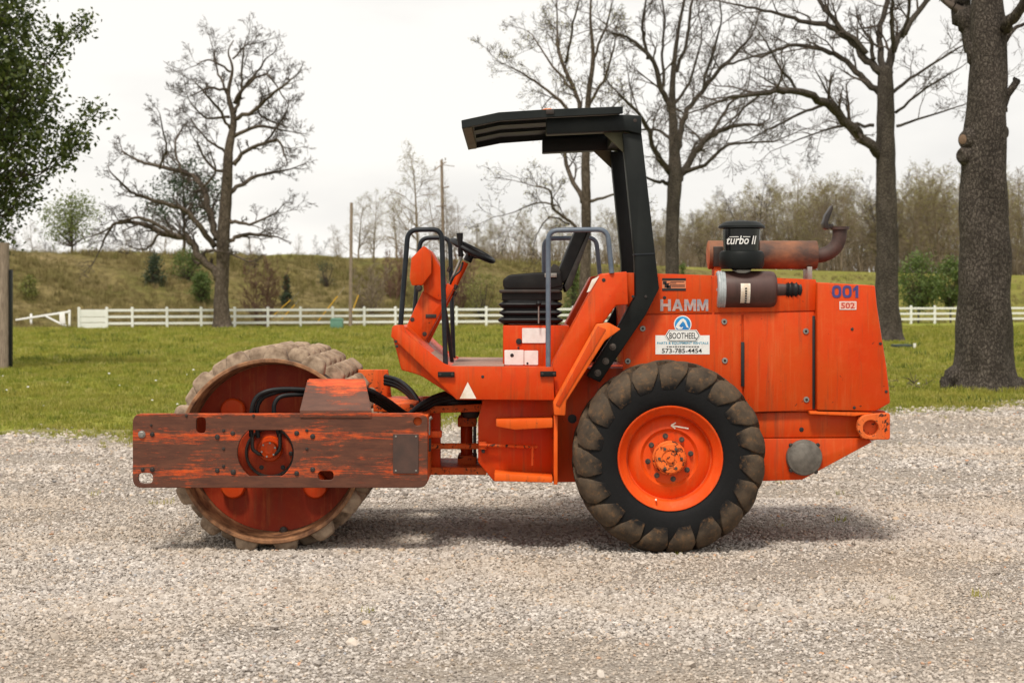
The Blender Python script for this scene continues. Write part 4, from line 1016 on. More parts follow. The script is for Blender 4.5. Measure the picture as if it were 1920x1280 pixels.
# ---- drum
DX, DZ = P(506, 846, .15); DRC = (DX, 1.1, DZ); RO = .640
prof = [(-.95, RO), (-.95, RO - .028), (-.62, RO - .034), (-.62, RO - .06), (.62, RO - .06), (.95, RO - .03), (.95, RO)]
drum = lathe('drum', [(-.945, RO - .004), (-.92, RO), (.92, RO), (.945, RO - .004)], DRC, 'shell', RR, 72)
lathe('drum_lip', [(-.946, RO + .002), (-.953, RO - .004), (-.953, RO - .022), (-.945, RO - .028), (-.64, RO - .046), (-.64, RO - .07)], DRC, 'rim_lip', drum, 72)
lathe('drum_lip', [(.946, RO + .002), (.953, RO - .004), (.953, RO - .022), (.945, RO - .028), (.64, RO - .046), (.64, RO - .07)], DRC, 'rim_lip', drum, 72)
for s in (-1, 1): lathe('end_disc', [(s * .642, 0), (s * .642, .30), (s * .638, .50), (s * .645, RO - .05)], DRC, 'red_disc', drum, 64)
bm = bmesh.new()
bmesh.ops.create_cube(bm, size=1)
for v in bm.verts:
    t = v.co.z > 0
    v.co = Vector((v.co.x * (.120 if t else .188), v.co.y * (.100 if t else .150), .084 if t else -.02))
bmesh.ops.bevel(bm, geom=list(bm.edges), offset=.026, segments=3, affect='EDGES', clamp_overlap=True, profile=.5)
pad_me = mesh_of(bm, 'pad', 'pad', True)
NP, NR = 15, 10
for row in range(NR):
    for k in range(NP):
        a = 2 * math.pi * (k + .5 * (row % 2) + .13) / NP
        # local z -> radial, local x -> tangent, local y -> axle
        rot = Matrix(((math.cos(a), 0, math.sin(a)), (0, 1, 0), (-math.sin(a), 0, math.cos(a))))
        jr = random.Random(row * 100 + k); rr = RO - .004 * jr.random()
        put('pad', pad_me, drum, (DX + math.sin(a) * rr, 1.1 - .855 + row * .19, DZ + math.cos(a) * rr), rot)
lug_me = mesh_of(lathe_bm([(0, 0), (0, .078), (.012, .088), (.09, .088)], 32), 'mount_disc', 'orange'); ang_smooth(lug_me)
for dx, dy in ((-80, -72), (-80, 72), (78, 72), (78, -72)):
    put('mount_disc', lug_me, drum, (DX + dx / 272, .15 + .235, DZ - dy / 272))
xx, zz_ = P(532, 994, .45); lathe('drain_plug', [(0, 0), (0, .015), (.01, .03), (.05, .03)], (xx, .42, zz_), 'dark', drum, 10)
# ---- front frame
out_l = rounded([(249, 775), (802, 774), (802, 914), (249, 914)], 18, 6)
ang = math.asin(43 / 51)
dhole = circ(498, 849, 53, 14, -.95, .95) + [(498 + 53 * math.cos(.95), 892)] + [(498 - 53 * math.cos(.95), 892)] + circ(498, 849, 53, 14, math.pi - .95, math.pi + .95) + [(498 - 53 * math.cos(.95), 806), (498 + 53 * math.cos(.95), 806)]
def stadium(cx, cy, w_, h_): return rounded([(cx - w_ / 2, cy - h_ / 2), (cx + w_ / 2, cy - h_ / 2), (cx + w_ / 2, cy + h_ / 2), (cx - w_ / 2, cy + h_ / 2)], min(w_, h_) * .49, 6)
loops = [out_l, dhole, stadium(377, 797, 18, 30), stadium(611, 891, 29, 17), stadium(273, 896, 28, 20), circ(783, 790, 8, 16)]
fp = plate('side_plate', loops, -.005, .03, 'frame', RR, .004, 0); fp['label'] = 'brown side plate with orange paint worn off in streaks'
fp2 = put('side_plate', fp.data, RR, (fp.location.x, 2.1875, fp.location.z))
boxp('cross_beam', 255, 836, 266, 872, .032, 2.168, 'primer', RR, .006, 0)
boxp('cross_beam', 770, 782, 800, 908, .032, 2.168, 'orange_worn', RR, .006, 0)
cv = plate('cover_plate', [rounded([(737, 813), (785, 813), (785, 887), (737, 887)], 2, 2)], -.013, -.0065, 'primer', RR, .002, 0)
for x, y in ((742, 818), (780, 818), (742, 882), (780, 882)): bolt(x, y, -.013, cv, .005, .004, 'steel')
for x, y, r_b in ((285, 814, .012), (407, 819, .013), (436, 812, .012), (556, 812, .013), (586, 818, .013), (419, 807, .008), (575, 807, .008), (419, 841, .008), (575, 841, .008), (407, 882, .012), (437, 885, .014), (419, 874, .008), (556, 887, .012), (586, 880, .013), (267, 880, .010), (285, 880, .012), (349, 779, .007), (283, 797, .006), (475, 779, .007)):
    bolt(x, y, -.005, fp, r_b, .011, 'dark')
bolt(265, 814, -.005, fp, .019, .018, 'steel')
# drive motor seen through the opening
mz = P(503, 843, .10)
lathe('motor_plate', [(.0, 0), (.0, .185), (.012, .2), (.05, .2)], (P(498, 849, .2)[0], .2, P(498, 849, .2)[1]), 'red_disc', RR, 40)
lathe('motor_ring', [(-.012, .155), (-.02, .162), (-.02, .172), (.0, .178)], (P(507, 848, .2)[0], .2, P(507, 848, .2)[1]), 'dark', RR, 36)
mot = lathe('drive_motor', [(-.10, 0), (-.10, .028), (-.095, .035), (-.09, .055), (-.03, .062), (-.03, .08), (.0, .09)], (mz[0], .2, mz[1]), 'orange', RR, 20)
for k in range(6): put('bolt', bpy.data.meshes.get('bolt'), mot, (mz[0] + .048 * math.cos(k * 1.047 + .3), .1, mz[1] + .048 * math.sin(k * 1.047 + .3)))
for x, y in ((490, 876), (530, 876), (545, 850)): bolt(x, y, .2, mot, .012, .012, 'dark')
for x in (473, 525):
    tube('hose_fitting', fillet([P3(x, 812, .11), P3(x, 842, .11), P3(x + (14 if x < 500 else -10), 852, .12), P3(503, 850, .17)], .02), .013, 'dark', mot, 8)
tube('hose', catmull([P3(471, 818, .11), P3(472, 770, .085), P3(481, 745, .085), P3(502, 733, .09), P3(535, 729, .12), P3(585, 731, .16)], 6), .0165, 'rubber', RR)
tube('hose', catmull([P3(484, 820, .14), P3(481, 772, .12), P3(490, 748, .12), P3(512, 737, .12), P3(545, 731, .16), P3(590, 733, .2)], 6), .0165, 'rubber', RR)
tube('hose', catmull([P3(524, 818, .13), P3(514, 775, .10), P3(517, 752, .10), P3(535, 741, .12), P3(585, 739, .18)], 6), .016, 'rubber', RR)
# hose guard box on the side plate (sloped front, folded)
bm = bmesh.new()
a = [P3(577, 710, .14), P3(684, 710, .14), P3(697, 770, .0), P3(562, 770, .0), P3(577, 710, .42), P3(684, 710, .42), P3(697, 770, .46), P3(562, 770, .46)]
vs = [bm.verts.new(p) for p in a]
for f_ in ((0, 1, 2, 3), (4, 7, 6, 5), (0, 4, 5, 1), (1, 5, 6, 2), (0, 3, 7, 4)): bm.faces.new([vs[i] for i in f_])
bmesh.ops.recalc_face_normals(bm, faces=bm.faces)
bmesh.ops.bevel(bm, geom=[e for e in bm.edges if not e.is_boundary], offset=.008, segments=2, affect='EDGES', clamp_overlap=True)
hg = link('hose_guard', bm, 'frame', RR); hg['label'] = 'folded hose guard with streaked orange and brown paint'
boxp('guard_flange', 563, 769, 697, 783, -.012, -.0062, 'frame', hg, .002, 0)
# far corner plate and hoses to the rear
prism('yoke_plate', [(668, 693), (727, 693), (737, 770), (690, 772)], 1.55, 1.62, 'orange_worn', RR, .006)
for k in range(4):
    o_ = k * 5; tube('hose', catmull([P3(676, 726 + o_, .25 + k * .05), P3(700, 735 + o_, .3 + k * .05), P3(728, 752 + o_, .42 + k * .05), P3(762, 776 + o_, .6), P3(800, 792, .8)], 6), .019, 'rubber', RR)
for k in range(3):
    o_ = k * 6; tube('hose', catmull([P3(722, 706 + o_, 1.5), P3(748, 714 + o_, 1.4), P3(772, 734 + o_, 1.2), P3(790, 762 + o_, 1.0)], 6), .019, 'rubber', RR)
for k in range(4):
    o_ = k * 6; tube('hose', catmull([P3(766, 778, .55 + k * .06), P3(790, 758 + o_, .55 + k * .06), P3(820, 742 + o_, .6 + k * .05), P3(855, 736 + o_, .7), P3(900, 745 + o_ * .5, .8)], 6), .019, 'rubber', RR)
boxp('yoke_beam', 700, 757, 780, 772, .6, 1.6, 'orange_worn', RR, .006)
# ---- centre joint
art = prism('centre_joint', [(800, 762), (910, 757), (910, 771), (800, 775)], .7, 1.5, 'orange_worn', RR, .006)
boxp('joint_arm', 808, 770, 826, 888, .75, .82, 'orange', RR, .006); boxp('joint_arm', 808, 770, 826, 888, 1.38, 1.45, 'orange', RR, .006)
boxp('joint_foot', 800, 876, 912, 890, .7, 1.5, 'orange_worn', RR, .006)
xx, z0 = P(875, 888, 1.1); z1 = P(875, 756, 1.1)[1]
lathe('pivot_pin', [(z0, 0), (z0, .045), (z1, .045), (z1, 0)], (xx, 1.1, 0), 'orange', RR, 18, 'Z')
for y0, y1 in ((782, 800), (854, 874)): boxp('pivot_block', 858, y0, 893, y1, .95, 1.25, 'orange_worn', RR, .008)
boxp('pivot_cap', 866, 752, 898, 784, .88, 1.2, 'dark', RR, .02)
boxp('pivot_rod', 887, 800, 893, 856, .9, .95, 'dark', RR, .004)
tube('steering_ram', [P3(790, 836, .6), P3(910, 836, .7)], .022, 'orange_worn', RR, 10)
tube('lock_link', fillet([P3(804, 815, .3), P3(804, 786, .3), P3(810, 782, .3)], .02), .012, 'steel', RR, 8); boxp('lock_link', 800, 822, 808, 846, .28, .32, 'dark', RR, .004)
boxp('joint_bracket', 796, 808, 828, 820, .4, .5, 'orange', RR, .004)
# ---- platform
plat = prism('platform', [(758, 613), (737, 613), (736, 632), (752, 694), (772, 699), (792, 706), (855, 747), (1037, 747), (1037, 690), (846, 689), (830, 683)], .17, 2.03, 'orange', RR, .012, .15)
side = [(735, 613), (741, 609), (757, 609), (761, 624), (832, 681), (846, 686), (1037, 688), (1040, 750), (856, 749), (733, 631)]
s1 = prism('side_panel', side, .125, .168, 'orange', RR, .006, .125)
s2 = put('side_panel', s1.data, RR, (s1.location.x, 2.054, s1.location.z))
bm = bmesh.new(); q = [P(846, 689, .15), P(945, 690, .15)]
prism_bm([(q[0][0], q[0][1] + .002), (q[1][0], q[0][1] + .002), (q[1][0], q[0][1] + .012), (q[0][0], q[0][1] + .012)], .172, 2.02, 0, 1, bm)
bmesh.ops.recalc_face_normals(bm, faces=bm.faces); link('floor_mat', bm, 'floor_mat', plat)
prism('floor_mat', [(806, 660), (830, 679), (829, 681), (805, 662)], .172, .9, 'floor_mat', plat, 0, .15)
sheet('warning_triangle', [(877, 716), (893, 747), (862, 747)], .122, 'white_dirty', s1)
for x, y in ((742, 640), (744, 649), (905, 706)): bolt(x, y, .125, s1, .008, .004, 'dark')
# ---- dash console
con = prism('console', [(759, 618), (792, 546), (800, 540), (822, 560), (826, 563), (836, 540), (838, 530), (852, 538), (842, 556), (793, 648), (788, 645), (772, 634)], .72, 1.25, 'orange', RR, .012)
prism('console_housing', [(800, 465), (807, 470), (828, 505), (838, 560), (822, 563), (795, 548), (793, 530), (808, 512), (809, 480)], .70, 1.28, 'orange', RR, .008)
prism('gauge_cover', [(794, 461), (800, 464), (809, 478), (809, 512), (792, 535), (772, 535), (768, 522), (771, 484)], .64, .70, 'orange', RR, .006)
boxp('console_slot', 798, 589, 818, 596, .714, .722, 'dark', con, .002)
for x, y in ((773, 599), (796, 626)): bolt(x, y, .72, con, .012, .004, 'dark')
bolt(785, 540, .66, con, .02, .02, 'dark')
tube('steering_column', [P3(797, 646, .95), P3(873, 492, .95)], .024, 'orange', RR, 12)
tube('column_rod', [P3(806, 600, .82), P3(832, 556, .82), P3(868, 476, .88)], .010, 'steel', RR, 8)
tube('column_cable', catmull([P3(842, 540, .8), P3(850, 520, .78), P3(862, 508, .8), P3(868, 492, .85)], 5), .008, 'rubber', RR, 6)
for x, y in ((840, 510), (851, 555), (852, 543)): tube('switch', [P3(x, y, .8), P3(x + 4, y - 9, .8)], .014, 'dark', RR, 8)
# wheel: leaning disc
c_ = P3(886, 470, .95); L_ = (P3(927, 490, .95) - P3(845, 448, .95)); ax_ = Vector((L_.x, 0, L_.z)).normalized()
nrm = Vector((-ax_.z, -.10, ax_.x)).normalized(); rotw = Vector((0, 0, 1)).rotation_difference(nrm).to_matrix()
rad_w = L_.length / 2 - .012
bm = bmesh.new(); ringp = []
for k in range(40): a_ = 2 * math.pi * k / 40; ringp.append(Vector((rad_w * math.cos(a_), rad_w * math.sin(a_), 0)))
NV = []
for k, p in enumerate(ringp):
    u_ = p.normalized(); NV.append([bm.verts.new(p + u_ * .019 * math.cos(t) + Vector((0, 0, .019 * math.sin(t)))) for t in [2 * math.pi * j / 8 for j in range(8)]])
for k in range(40):
    for j in range(8): bm.faces.new((NV[k][j], NV[(k + 1) % 40][j], NV[(k + 1) % 40][(j + 1) % 8], NV[k][(j + 1) % 8]))
bmesh.ops.recalc_face_normals(bm, faces=bm.faces)
sw = put('steering_wheel', mesh_of(bm, 'steering_wheel', 'rubber', True), RR, c_, rotw)
hub_p = P3(872, 486, .95)
for k in range(3):
    a_ = 2 * math.pi * k / 3 + .4; e = c_ + rotw @ Vector((rad_w * math.cos(a_), rad_w * math.sin(a_), 0)); tube('spoke', [c_ - nrm * .05, e], .009, 'rubber', sw, 6)
tube('wheel_hub', [c_ - nrm * .085, c_ - nrm * .02], .032, 'rubber', sw, 14)
tube('spinner_knob', [P3(864, 480, .82), P3(863, 460, .80), P3(862, 437, .80)], [.020, .017, .026], 'rubber', sw, 10)
# ---- grab rails
def rail(name, pts, mat, rad=.0175): return tube(name, fillet(pts, .07, 7), rad, mat, RR, 12)
for Yr in (.16, 1.86):
    def W(px, py, Y=Yr):
        x, z = P(px, py, .16); return Vector((x, Y, z))
    rail('front_rail', [W(836, 702), W(828, 430), W(765, 431), W(751, 610)], 'rail_dark')
    if Yr < 1: rail('front_rail_brace', [W(845, 680, .45), W(836, 600, .3), W(831, 560)], 'rail_dark', .014)
    rail('rear_rail', [W(1028, 702), W(1028, 432), W(1139, 430), W(1147, 512)], 'rail_grey')
for x0, x1, y0 in ((821, 852, 701), (1013, 1043, 700)):
    rb = boxp('rail_foot', x0, y0 - 4, x1, y0 + 6, .10, .124, 'black', RR, .003)
    for x in (x0 + 4, x1 - 4): bolt(x, y0 + 1, .10, rb, .008, .008, 'dark')
# ---- seat
sb = boxp('seat_base', 943, 610, 1068, 688, .55, 1.30, 'orange', RR, .008)
plate('label_plate', [rounded([(979, 615), (1023, 615), (1023, 643), (979, 643)], 1, 1)], .543, .547, 'white', sb, .001)
plate('label_plate', [rounded([(946, 656), (982, 656), (982, 684), (946, 684)], 1, 1)], .543, .547, 'white', sb, .001)
plate('label_plate', [rounded([(983, 657), (1009, 657), (1009, 684), (983, 684)], 1, 1)], .543, .547, 'white', sb, .001)
for x, y, r_b in ((973, 640, .016), (960, 666, .010), (989, 681, .006), (972, 652, .006)): bolt(x, y, .543, sb, r_b, .004, 'ink')
rb_ = random.Random(2); zb0 = P(950, 608, .6)[1]; zb1 = P(950, 562, .6)[1]; xl, xr = P(938, 600, .6)[0], P(1052, 600, .6)[0]
bm = bmesh.new(); prev = None; NB = 17
for k in range(NB):
    z = zb0 + (zb1 - zb0) * k / (NB - 1); e = (-.024, -.006, .010, .012, -.004)[k % 5]; e += rb_.uniform(-.006, .006)
    loop = rounded([(xl - e, .60 - e), (xr + e, .60 - e), (xr + e, 1.22 + e), (xl - e, 1.22 + e)], .05, 3)
    ring = [bm.verts.new((x, y, z + rb_.uniform(-.003, .003))) for x, y in loop]
    if prev: [bm.faces.new((prev[j], prev[(j + 1) % len(ring)], ring[(j + 1) % len(ring)], ring[j])) for j in range(len(ring))]
    prev = ring
bm.faces.new(prev); bmesh.ops.recalc_face_normals(bm, faces=bm.faces); link('seat_bellows', bm, 'rubber', RR, True)
boxp('seat_slide', 941, 546, 1054, 563, .60, 1.22, 'vinyl', RR, .010)
boxp('seat_slide', 936, 543, 1050, 549, .58, 1.24, 'dark', RR, .006)
def cushion(name, pts, Y0, Y1, bev):
    o = prism(name, pts, Y0, Y1, 'vinyl', RR, bev, .6, 4); 
    for p in o.data.polygons: p.use_smooth = True
    return o
cushion('seat_cushion', [(943, 538), (943, 524), (955, 515), (1000, 511), (1052, 510), (1056, 538), (1030, 543), (950, 543)], .58, 1.24, .028)
prism('seat_pan', [(944, 536), (1056, 534), (1054, 545), (946, 545)], .585, 1.235, 'vinyl', RR, .004, .6)
cushion('seat_backrest', [(1048, 508), (1080, 430), (1086, 426), (1098, 427), (1102, 436), (1070, 520), (1056, 532), (1047, 522)], .62, 1.20, .022)
prism('backrest_shell', [(1058, 536), (1104, 432), (1110, 430), (1072, 536), (1062, 548)], .60, 1.22, 'seat_grey', RR, .006, .6)
prism('recliner', [(1028, 508), (1038, 494), (1048, 499), (1052, 514), (1046, 530), (1030, 528)], .585, .615, 'seat_grey', RR, .008, .6)
boxp('armrest_strap', 1021, 512, 1044, 520, .57, .60, 'steel', RR, .004)
tube('lever', [P3(1010, 606, .5), P3(1010, 572, .5)], .006, 'steel', RR, 6); x_, z_ = P(1010, 569, .5)
lathe('lever_knob', [(-.02, 0), (-.017, .012), (0, .02), (.017, .014), (.022, 0)], (x_, .5, z_), 'rubber', RR, 12, 'Z')
# ---- fenders
fpoly = [(1126, 513), (1176, 509), (1178, 571), (1155, 573), (1131, 606), (1119, 607), (1042, 750), (1034, 690), (1037, 678)]
f1 = prism('fender', fpoly, .16, .50, 'orange', RR, .010, .16)
f2 = put('fender', f1.data, RR, (f1.location.x, 1.87, f1.location.z))
sheet('pale_chamfer', [(1124, 517), (1110, 524), (1100, 548), (1106, 546)], .157, 'white_dirty', f1)  # beige strip along the fender's inner bevel
bolt(1132, 525, .16, f1, .010, .004, 'dark')
strut = [(1119, 607), (1142, 605), (1164, 617), (1134, 639), (1062, 752), (1060, 779), (1039, 778), (1037, 754)]
st = prism('fender_strut', strut, .055, .158, 'orange_light', RR, .008, .055)
prism('strut_web', [(1121, 611), (1136, 617), (1049, 762), (1042, 758)], .0475, .0535, 'orange', st, .002, .055)
put('fender_strut', st.data, RR, (st.location.x, 2.09, st.location.z))
# ---- rear chassis and step well
prism('chassis', [(1040, 690), (1440, 690), (1440, 764), (1660, 770), (1668, 822), (1630, 826), (1500, 897), (1040, 904)], .46, 1.74, 'orange', RR, .008)
prism('step_well', [(905, 750), (1044, 750), (1044, 904), (926, 904), (896, 868), (896, 788)], .36, 1.84, 'orange', RR, .008, .3)
boxp('step_post', 1038, 778, 1045, 906, .12, .355, 'orange_light', RR, .003, .2)
prism('step', [(930, 786), (1036, 784), (1036, 801), (966, 805), (930, 799)], .10, .355, 'orange_light', RR, .005, .12)
prism('step', [(927, 886), (1036, 893), (1036, 904), (927, 901)], .10, .355, 'orange_light', RR, .005, .12)
tube('lock_bar', [P3(898, 834, .30), P3(1008, 838, .30)], .012, 'orange_worn', RR, 8); tube('lock_pin', [P3(999, 836, .28), P3(998, 872, .28)], .010, 'orange_worn', RR, 8)
for x, y in ((904, 840), (906, 846)): bolt(x, y, .33, RR, .010, .02, 'dark')
boxp('lock_bracket', 898, 828, 912, 842, .30, .358, 'orange_worn', RR, .003, .3)
bolt(1073, 785, .459, RR, .024, .01, 'ink', 'port')
# ---- hood
HY = .36
hood = prism('hood', [(1176, 511), (1335, 517), (1530, 526), (1533, 530), (1533, 772), (1180, 772)], HY + .012, 1.84, 'orange', RR, .010, HY)
def hp(name, pts, Y0=HY, th=.010, mat='orange'): return prism(name, pts, Y0, Y0 + th, mat, RR, .003, HY)
h1 = hp('hood_panel', [(1178, 511), (1335, 516), (1335, 586.5), (1180, 588.5)])
h2 = hp('hood_panel', [(1338.5, 516), (1530, 524), (1528.5, 582), (1338.5, 586.5)])
h3 = hp('hood_panel', [(1168, 591), (1390, 589), (1392, 774), (1168, 774)])
h4 = hp('hood_door', [(1394, 588.5), (1526, 584.5), (1526, 768), (1395, 773)])
h4['label'] = 'plain orange engine access door with black rubber edge strips'
rear = prism('rear_cover', [(1532, 529), (1641, 535), (1645, 575), (1663, 690), (1670, 755), (1641, 771), (1532, 769)], .30, 1.90, 'orange', RR, .012, .30)
boxp('edge_strip', 1389, 641, 1395.5, 724, HY - .012, HY - .001, 'ink', h4, .003, HY); boxp('edge_strip', 1523, 592, 1528, 767, HY - .008, HY - .001, 'ink', h4, .002, HY)
for x, y, p in ((1205, 616, h3), (1358, 603, h3), (1177, 677, h3), (1359, 676, h3), (1511, 621, h4), (1512, 749, h4)):
    xx, zz_ = P(x, y, HY); lt = lathe('latch', [(-.004, 0), (-.004, .008), (-.007, .009), (-.007, .018), (0, .022)], (xx, HY - .001, zz_), 'steel', p, 14)
    lathe('latch_socket', [(-.0085, 0), (-.0085, .0095)], (xx, HY - .001, zz_), 'ink', p, 10)
for x, y in ((1246, 558),): bolt(x, y, HY, h1, .009, .004, 'ink')
for x, y in ((1598, 617), (1602, 764), (1662, 734), (1651, 644)): bolt(x, y, .30, rear, .008, .006, 'dark')
# lettering
D1 = HY - .0022; D2 = HY - .0036; D3 = HY - .005
GL = {'H': [[(0, 0), (.28, 0), (.28, .38), (.72, .38), (.72, 0), (1, 0), (1, 1), (.72, 1), (.72, .62), (.28, .62), (.28, 1), (0, 1)]],
      'A': [[(0, 0), (.36, 1), (.64, 1), (1, 0), (.72, 0), (.66, .19), (.34, .19), (.28, 0)], [(.41, .38), (.59, .38), (.5, .70)]],
      'M': [[(0, 0), (.23, 0), (.23, .60), (.42, .04), (.58, .04), (.77, .60), (.77, 0), (1, 0), (1, 1), (.69, 1), (.5, .44), (.31, 1), (0, 1)]],
      '0': [rounded([(0, 0), (1, 0), (1, 1), (0, 1)], .42, 5), rounded([(.28, .2), (.72, .2), (.72, .8), (.28, .8)], .25, 5)],
      '1': [[(.38, 0), (.80, 0), (.80, 1), (.52, 1), (.05, .74), (.05, .50), (.38, .66)]]}
def glyphs(st, spans, y0, y1, Y, mat, parent):
    for ch, (x0, x1) in zip(st, spans):
        plate('letter', [[(x0 + (x1 - x0) * u, y1 - (y1 - y0) * v) for u, v in lp] for lp in GL[ch]], Y - .0008, Y + .0008, mat, parent, .0001, Y)
glyphs('HAMM', [(1238, 1258), (1260, 1281), (1283, 1305), (1307, 1328)], 561, 583, D1, 'silver', h1)
glyphs('001', [(1560, 1577.5), (1579.5, 1597), (1599, 1612)], 535, 558, .2975, 'navy', rear)
b_ = plate('number_plate', [[(1574, 565), (1605.5, 565), (1605.5, 580.5), (1574, 580.5)], [(1575.3, 566.3), (1604.2, 566.3), (1604.2, 579.2), (1575.3, 579.2)]], .2968, .2988, 'white', rear, .0003, .30)
sheet('number_field', [(1575.5, 566.5), (1604, 566.5), (1604, 579), (1575.5, 579)], .2978, simple('pink_field', (.72, .36, .27), rough=.5), b_)
text('lettering', '502', 1577, 1602.5, 567.5, 578.5, .2970, 'redink', b_, .012)
sheet('sign_panel', [(1229, 628.5), (1330.5, 628.5), (1330.5, 664), (1229, 664)], D1, 'white', h3)
def hexa(x0, x1, y0, y1, e): return [(x0, (y0 + y1) / 2), (x0 + e, y0), (x1 - e, y0), (x1, (y0 + y1) / 2), (x1 - e, y1), (x0 + e, y1)]
sheet('logo_disc', circ(1280, 608, 16.5, 36), D1, 'white', h3)
sheet('logo_disc', circ(1280, 608, 14.6, 36), D2, 'blue', h3)
sheet('logo_arch', [(1266.5, 613), (1270, 606), (1276, 599), (1281, 596.5), (1286, 601), (1289, 609), (1291.5, 615), (1287, 613), (1284, 606), (1280.5, 602), (1277, 606), (1273.5, 611), (1277, 614), (1281, 612), (1279, 616.5), (1272, 617)], D3, 'white', h3)
sheet('logo_banner', hexa(1247, 1313, 618, 640, 7), D2 - .0016, 'white', h3)
sheet('logo_banner', hexa(1248.6, 1311.4, 619, 639, 6.4), D2 - .0024, 'ink', h3)
sheet('logo_banner', hexa(1250, 1310, 620, 638, 6), D2 - .0032, 'white', h3)
text('lettering', 'BOOTHEEL', 1255, 1306, 623.5, 635, D2 - .0040, 'ink', h3, .012)
text('lettering', 'PARTS & EQUIPMENT RENTALS', 1232, 1328, 640.8, 646, D2, 'teal', h3, .012)
bm = bmesh.new(); rb_ = random.Random(8); x = 1250.
while x < 1309:                                  # small print too fine to read
    w_ = rb_.uniform(2, 6); q = [P(x, 648.8, D2), P(x + w_, 650.6, D2)]
    bm.faces.new([bm.verts.new(v) for v in ((q[0][0], D2, q[0][1]), (q[1][0], D2, q[0][1]), (q[1][0], D2, q[1][1]), (q[0][0], D2, q[1][1]))]); x += w_ + 1.3
link('small_print', bm, 'seat_grey', h3)
text('lettering', '573-785-4454', 1241, 1316, 653, 661.5, D2, 'ink', h3, .012)
sheet('dealer_label', rounded([(1241.5, 521.5), (1286, 521.5), (1286, 545), (1241.5, 545)], 3, 3), D1, 'pale_ink', h1)
for a in ((1241.5, 521.5, 1286, 526), (1241.5, 540.5, 1286, 545)): sheet('label_band', [(a[0], a[1]), (a[2], a[1]), (a[2], a[3]), (a[0], a[3])], D2, 'ink', h1)
bm = bmesh.new()
for (x0, y0, x1, y1) in ((1243, 527, 1250, 533), (1246, 531, 1254, 539), (1250, 535, 1258, 540), (1257, 528, 1283, 529), (1252, 530.5, 1268, 531.5), (1256, 533.5, 1284, 534.5), (1259, 536, 1284, 537.6)):
    bm.faces.new([bm.verts.new(v) for v in [(P(x, y, D2)[0], D2, P(x, y, D2)[1]) for x, y in ((x0, y0), (x1, y0), (x1, y1), (x0, y1))]])
link('small_print', bm, 'ink', h1)
# ---- lower rear
prism('belly_panel', [(1420, 822), (1622, 821), (1636, 828), (1504, 899), (1420, 902)], .38, .455, 'orange', RR, .006, .38)
prism('sill', [(1400, 774), (1520, 772), (1620, 776), (1620, 819), (1400, 820)], .40, .455, 'orange', RR, .004, .40)
prism('sill_ledge', [(1516, 770), (1640, 772), (1600, 779), (1516, 775)], .31, .40, 'orange_light', RR, .003, .36)
bolt(1503, 805, .40, RR, .012, .006, 'ink', 'port')
tow = plate('tow_lug', [rounded([(1640, 775), (1669, 774), (1669, 824), (1634, 824), (1618, 822), (1607, 806), (1609, 789), (1620, 778)], 5, 3), circ(1633, 802, 14.5, 28)], .26, .32, 'orange_worn', RR, .005, .26)
prism('tow_block', [(1612, 780), (1668, 776), (1668, 822), (1616, 822)], .325, .44, 'orange_worn', RR, .006, .33)
x_, z_ = P(1507, 857, .38)
tc_ = lathe('side_cover', [(-.05, 0), (-.05, .088), (-.044, .098), (-.04, .118), (-.03, .126), (-.003, .127)], (x_, .38, z_), simple('dull_brown_steel', (.10, .088, .075), (.19, .17, .145), 14, .55, .3, bump=.1), RR, 40)
for a in (.75, 2.4, 3.9, 5.4):
    put('bolt', _bolt[(.012, .011, 'dark')] if (.012, .011, 'dark') in _bolt else bpy.data.meshes['bolt'], tc_, (x_ + .128 * math.cos(a), .345, z_ + .128 * math.sin(a)))
bm = bmesh.new(); rb_ = random.Random(3)
# ---- roll bar and canopy
RY0, RY1 = .25, 1.80
post = [(1167, 250), (1203, 250), (1229, 480), (1236, 541), (1211, 590), (1125, 717), (1100, 705), (1160, 611), (1191, 554), (1190, 480)]
p1 = prism('roll_bar_post', post, RY0, RY0 + .15, 'black', RR, .008, RY0)
put('roll_bar_post', p1.data, RR, (p1.location.x, RY1 + .075, p1.location.z))
for x, y in ((1149, 650), (1136, 677), (1121, 699)): bolt(x, y, RY0, p1, .018, .012, 'bolt')
for x, y in ((1187, 556), (1211, 556)): bolt(x, y, RY0, p1, .008, .008, 'dark')
prism('post_band', [(1188, 476), (1228.5, 474), (1229, 477), (1188, 479)], RY0 - .004, RY0 + .1, 'rail_dark', p1, .001, RY0)
beam = [(1024, 222), (1176, 215), (1203, 217), (1203, 252), (1176, 245), (1024, 252)]
bq = prism('roof_beam', beam, RY0 - .03, RY0 + .13, 'canopy', RR, .008, RY0 - .03)
put('roof_beam', bq.data, RR, (bq.location.x, RY1 + .10, bq.location.z))
bolt(1191, 226, RY0 - .03, bq, .010, .004, 'dark')
prism('roof_crossbeam', [(1160, 219), (1200, 219), (1200, 246), (1160, 246)], RY0 + .13, RY1 + .02, 'canopy', RR, .008, RY0)
prism('roof_gusset', [(1130, 247), (1170, 247), (1170, 285)], RY0 + .05, RY0 + .07, 'olive', RR, .003, RY0)
prism('roof_gusset', [(1130, 247), (1170, 247), (1170, 285)], RY1 + .05, RY1 + .07, 'olive', RR, .003, RY0)
Yn, Yf = .10, 1.92
def cz(px, py): return P(px, py, Yn)
top = [cz(865, 226), cz(935, 211), cz(1030, 205), cz(1168, 200)]
th = .016
bm = prism_bm([(x, z) for x, z in top] + [(x, z - th) for x, z in top[::-1]], Yn + .01, Yf - .01, .003, 1)
can = link('canopy_roof', bm, 'canopy', RR)
low = [cz(1168, 213), cz(1030, 220), cz(935, 227), cz(866, 241)]
for Y0 in (Yn, Yf - .02):
    link('canopy_skirt', prism_bm([(x, z + .001) for x, z in top] + low, Y0, Y0 + .02, .003, 1), 'canopy', can)
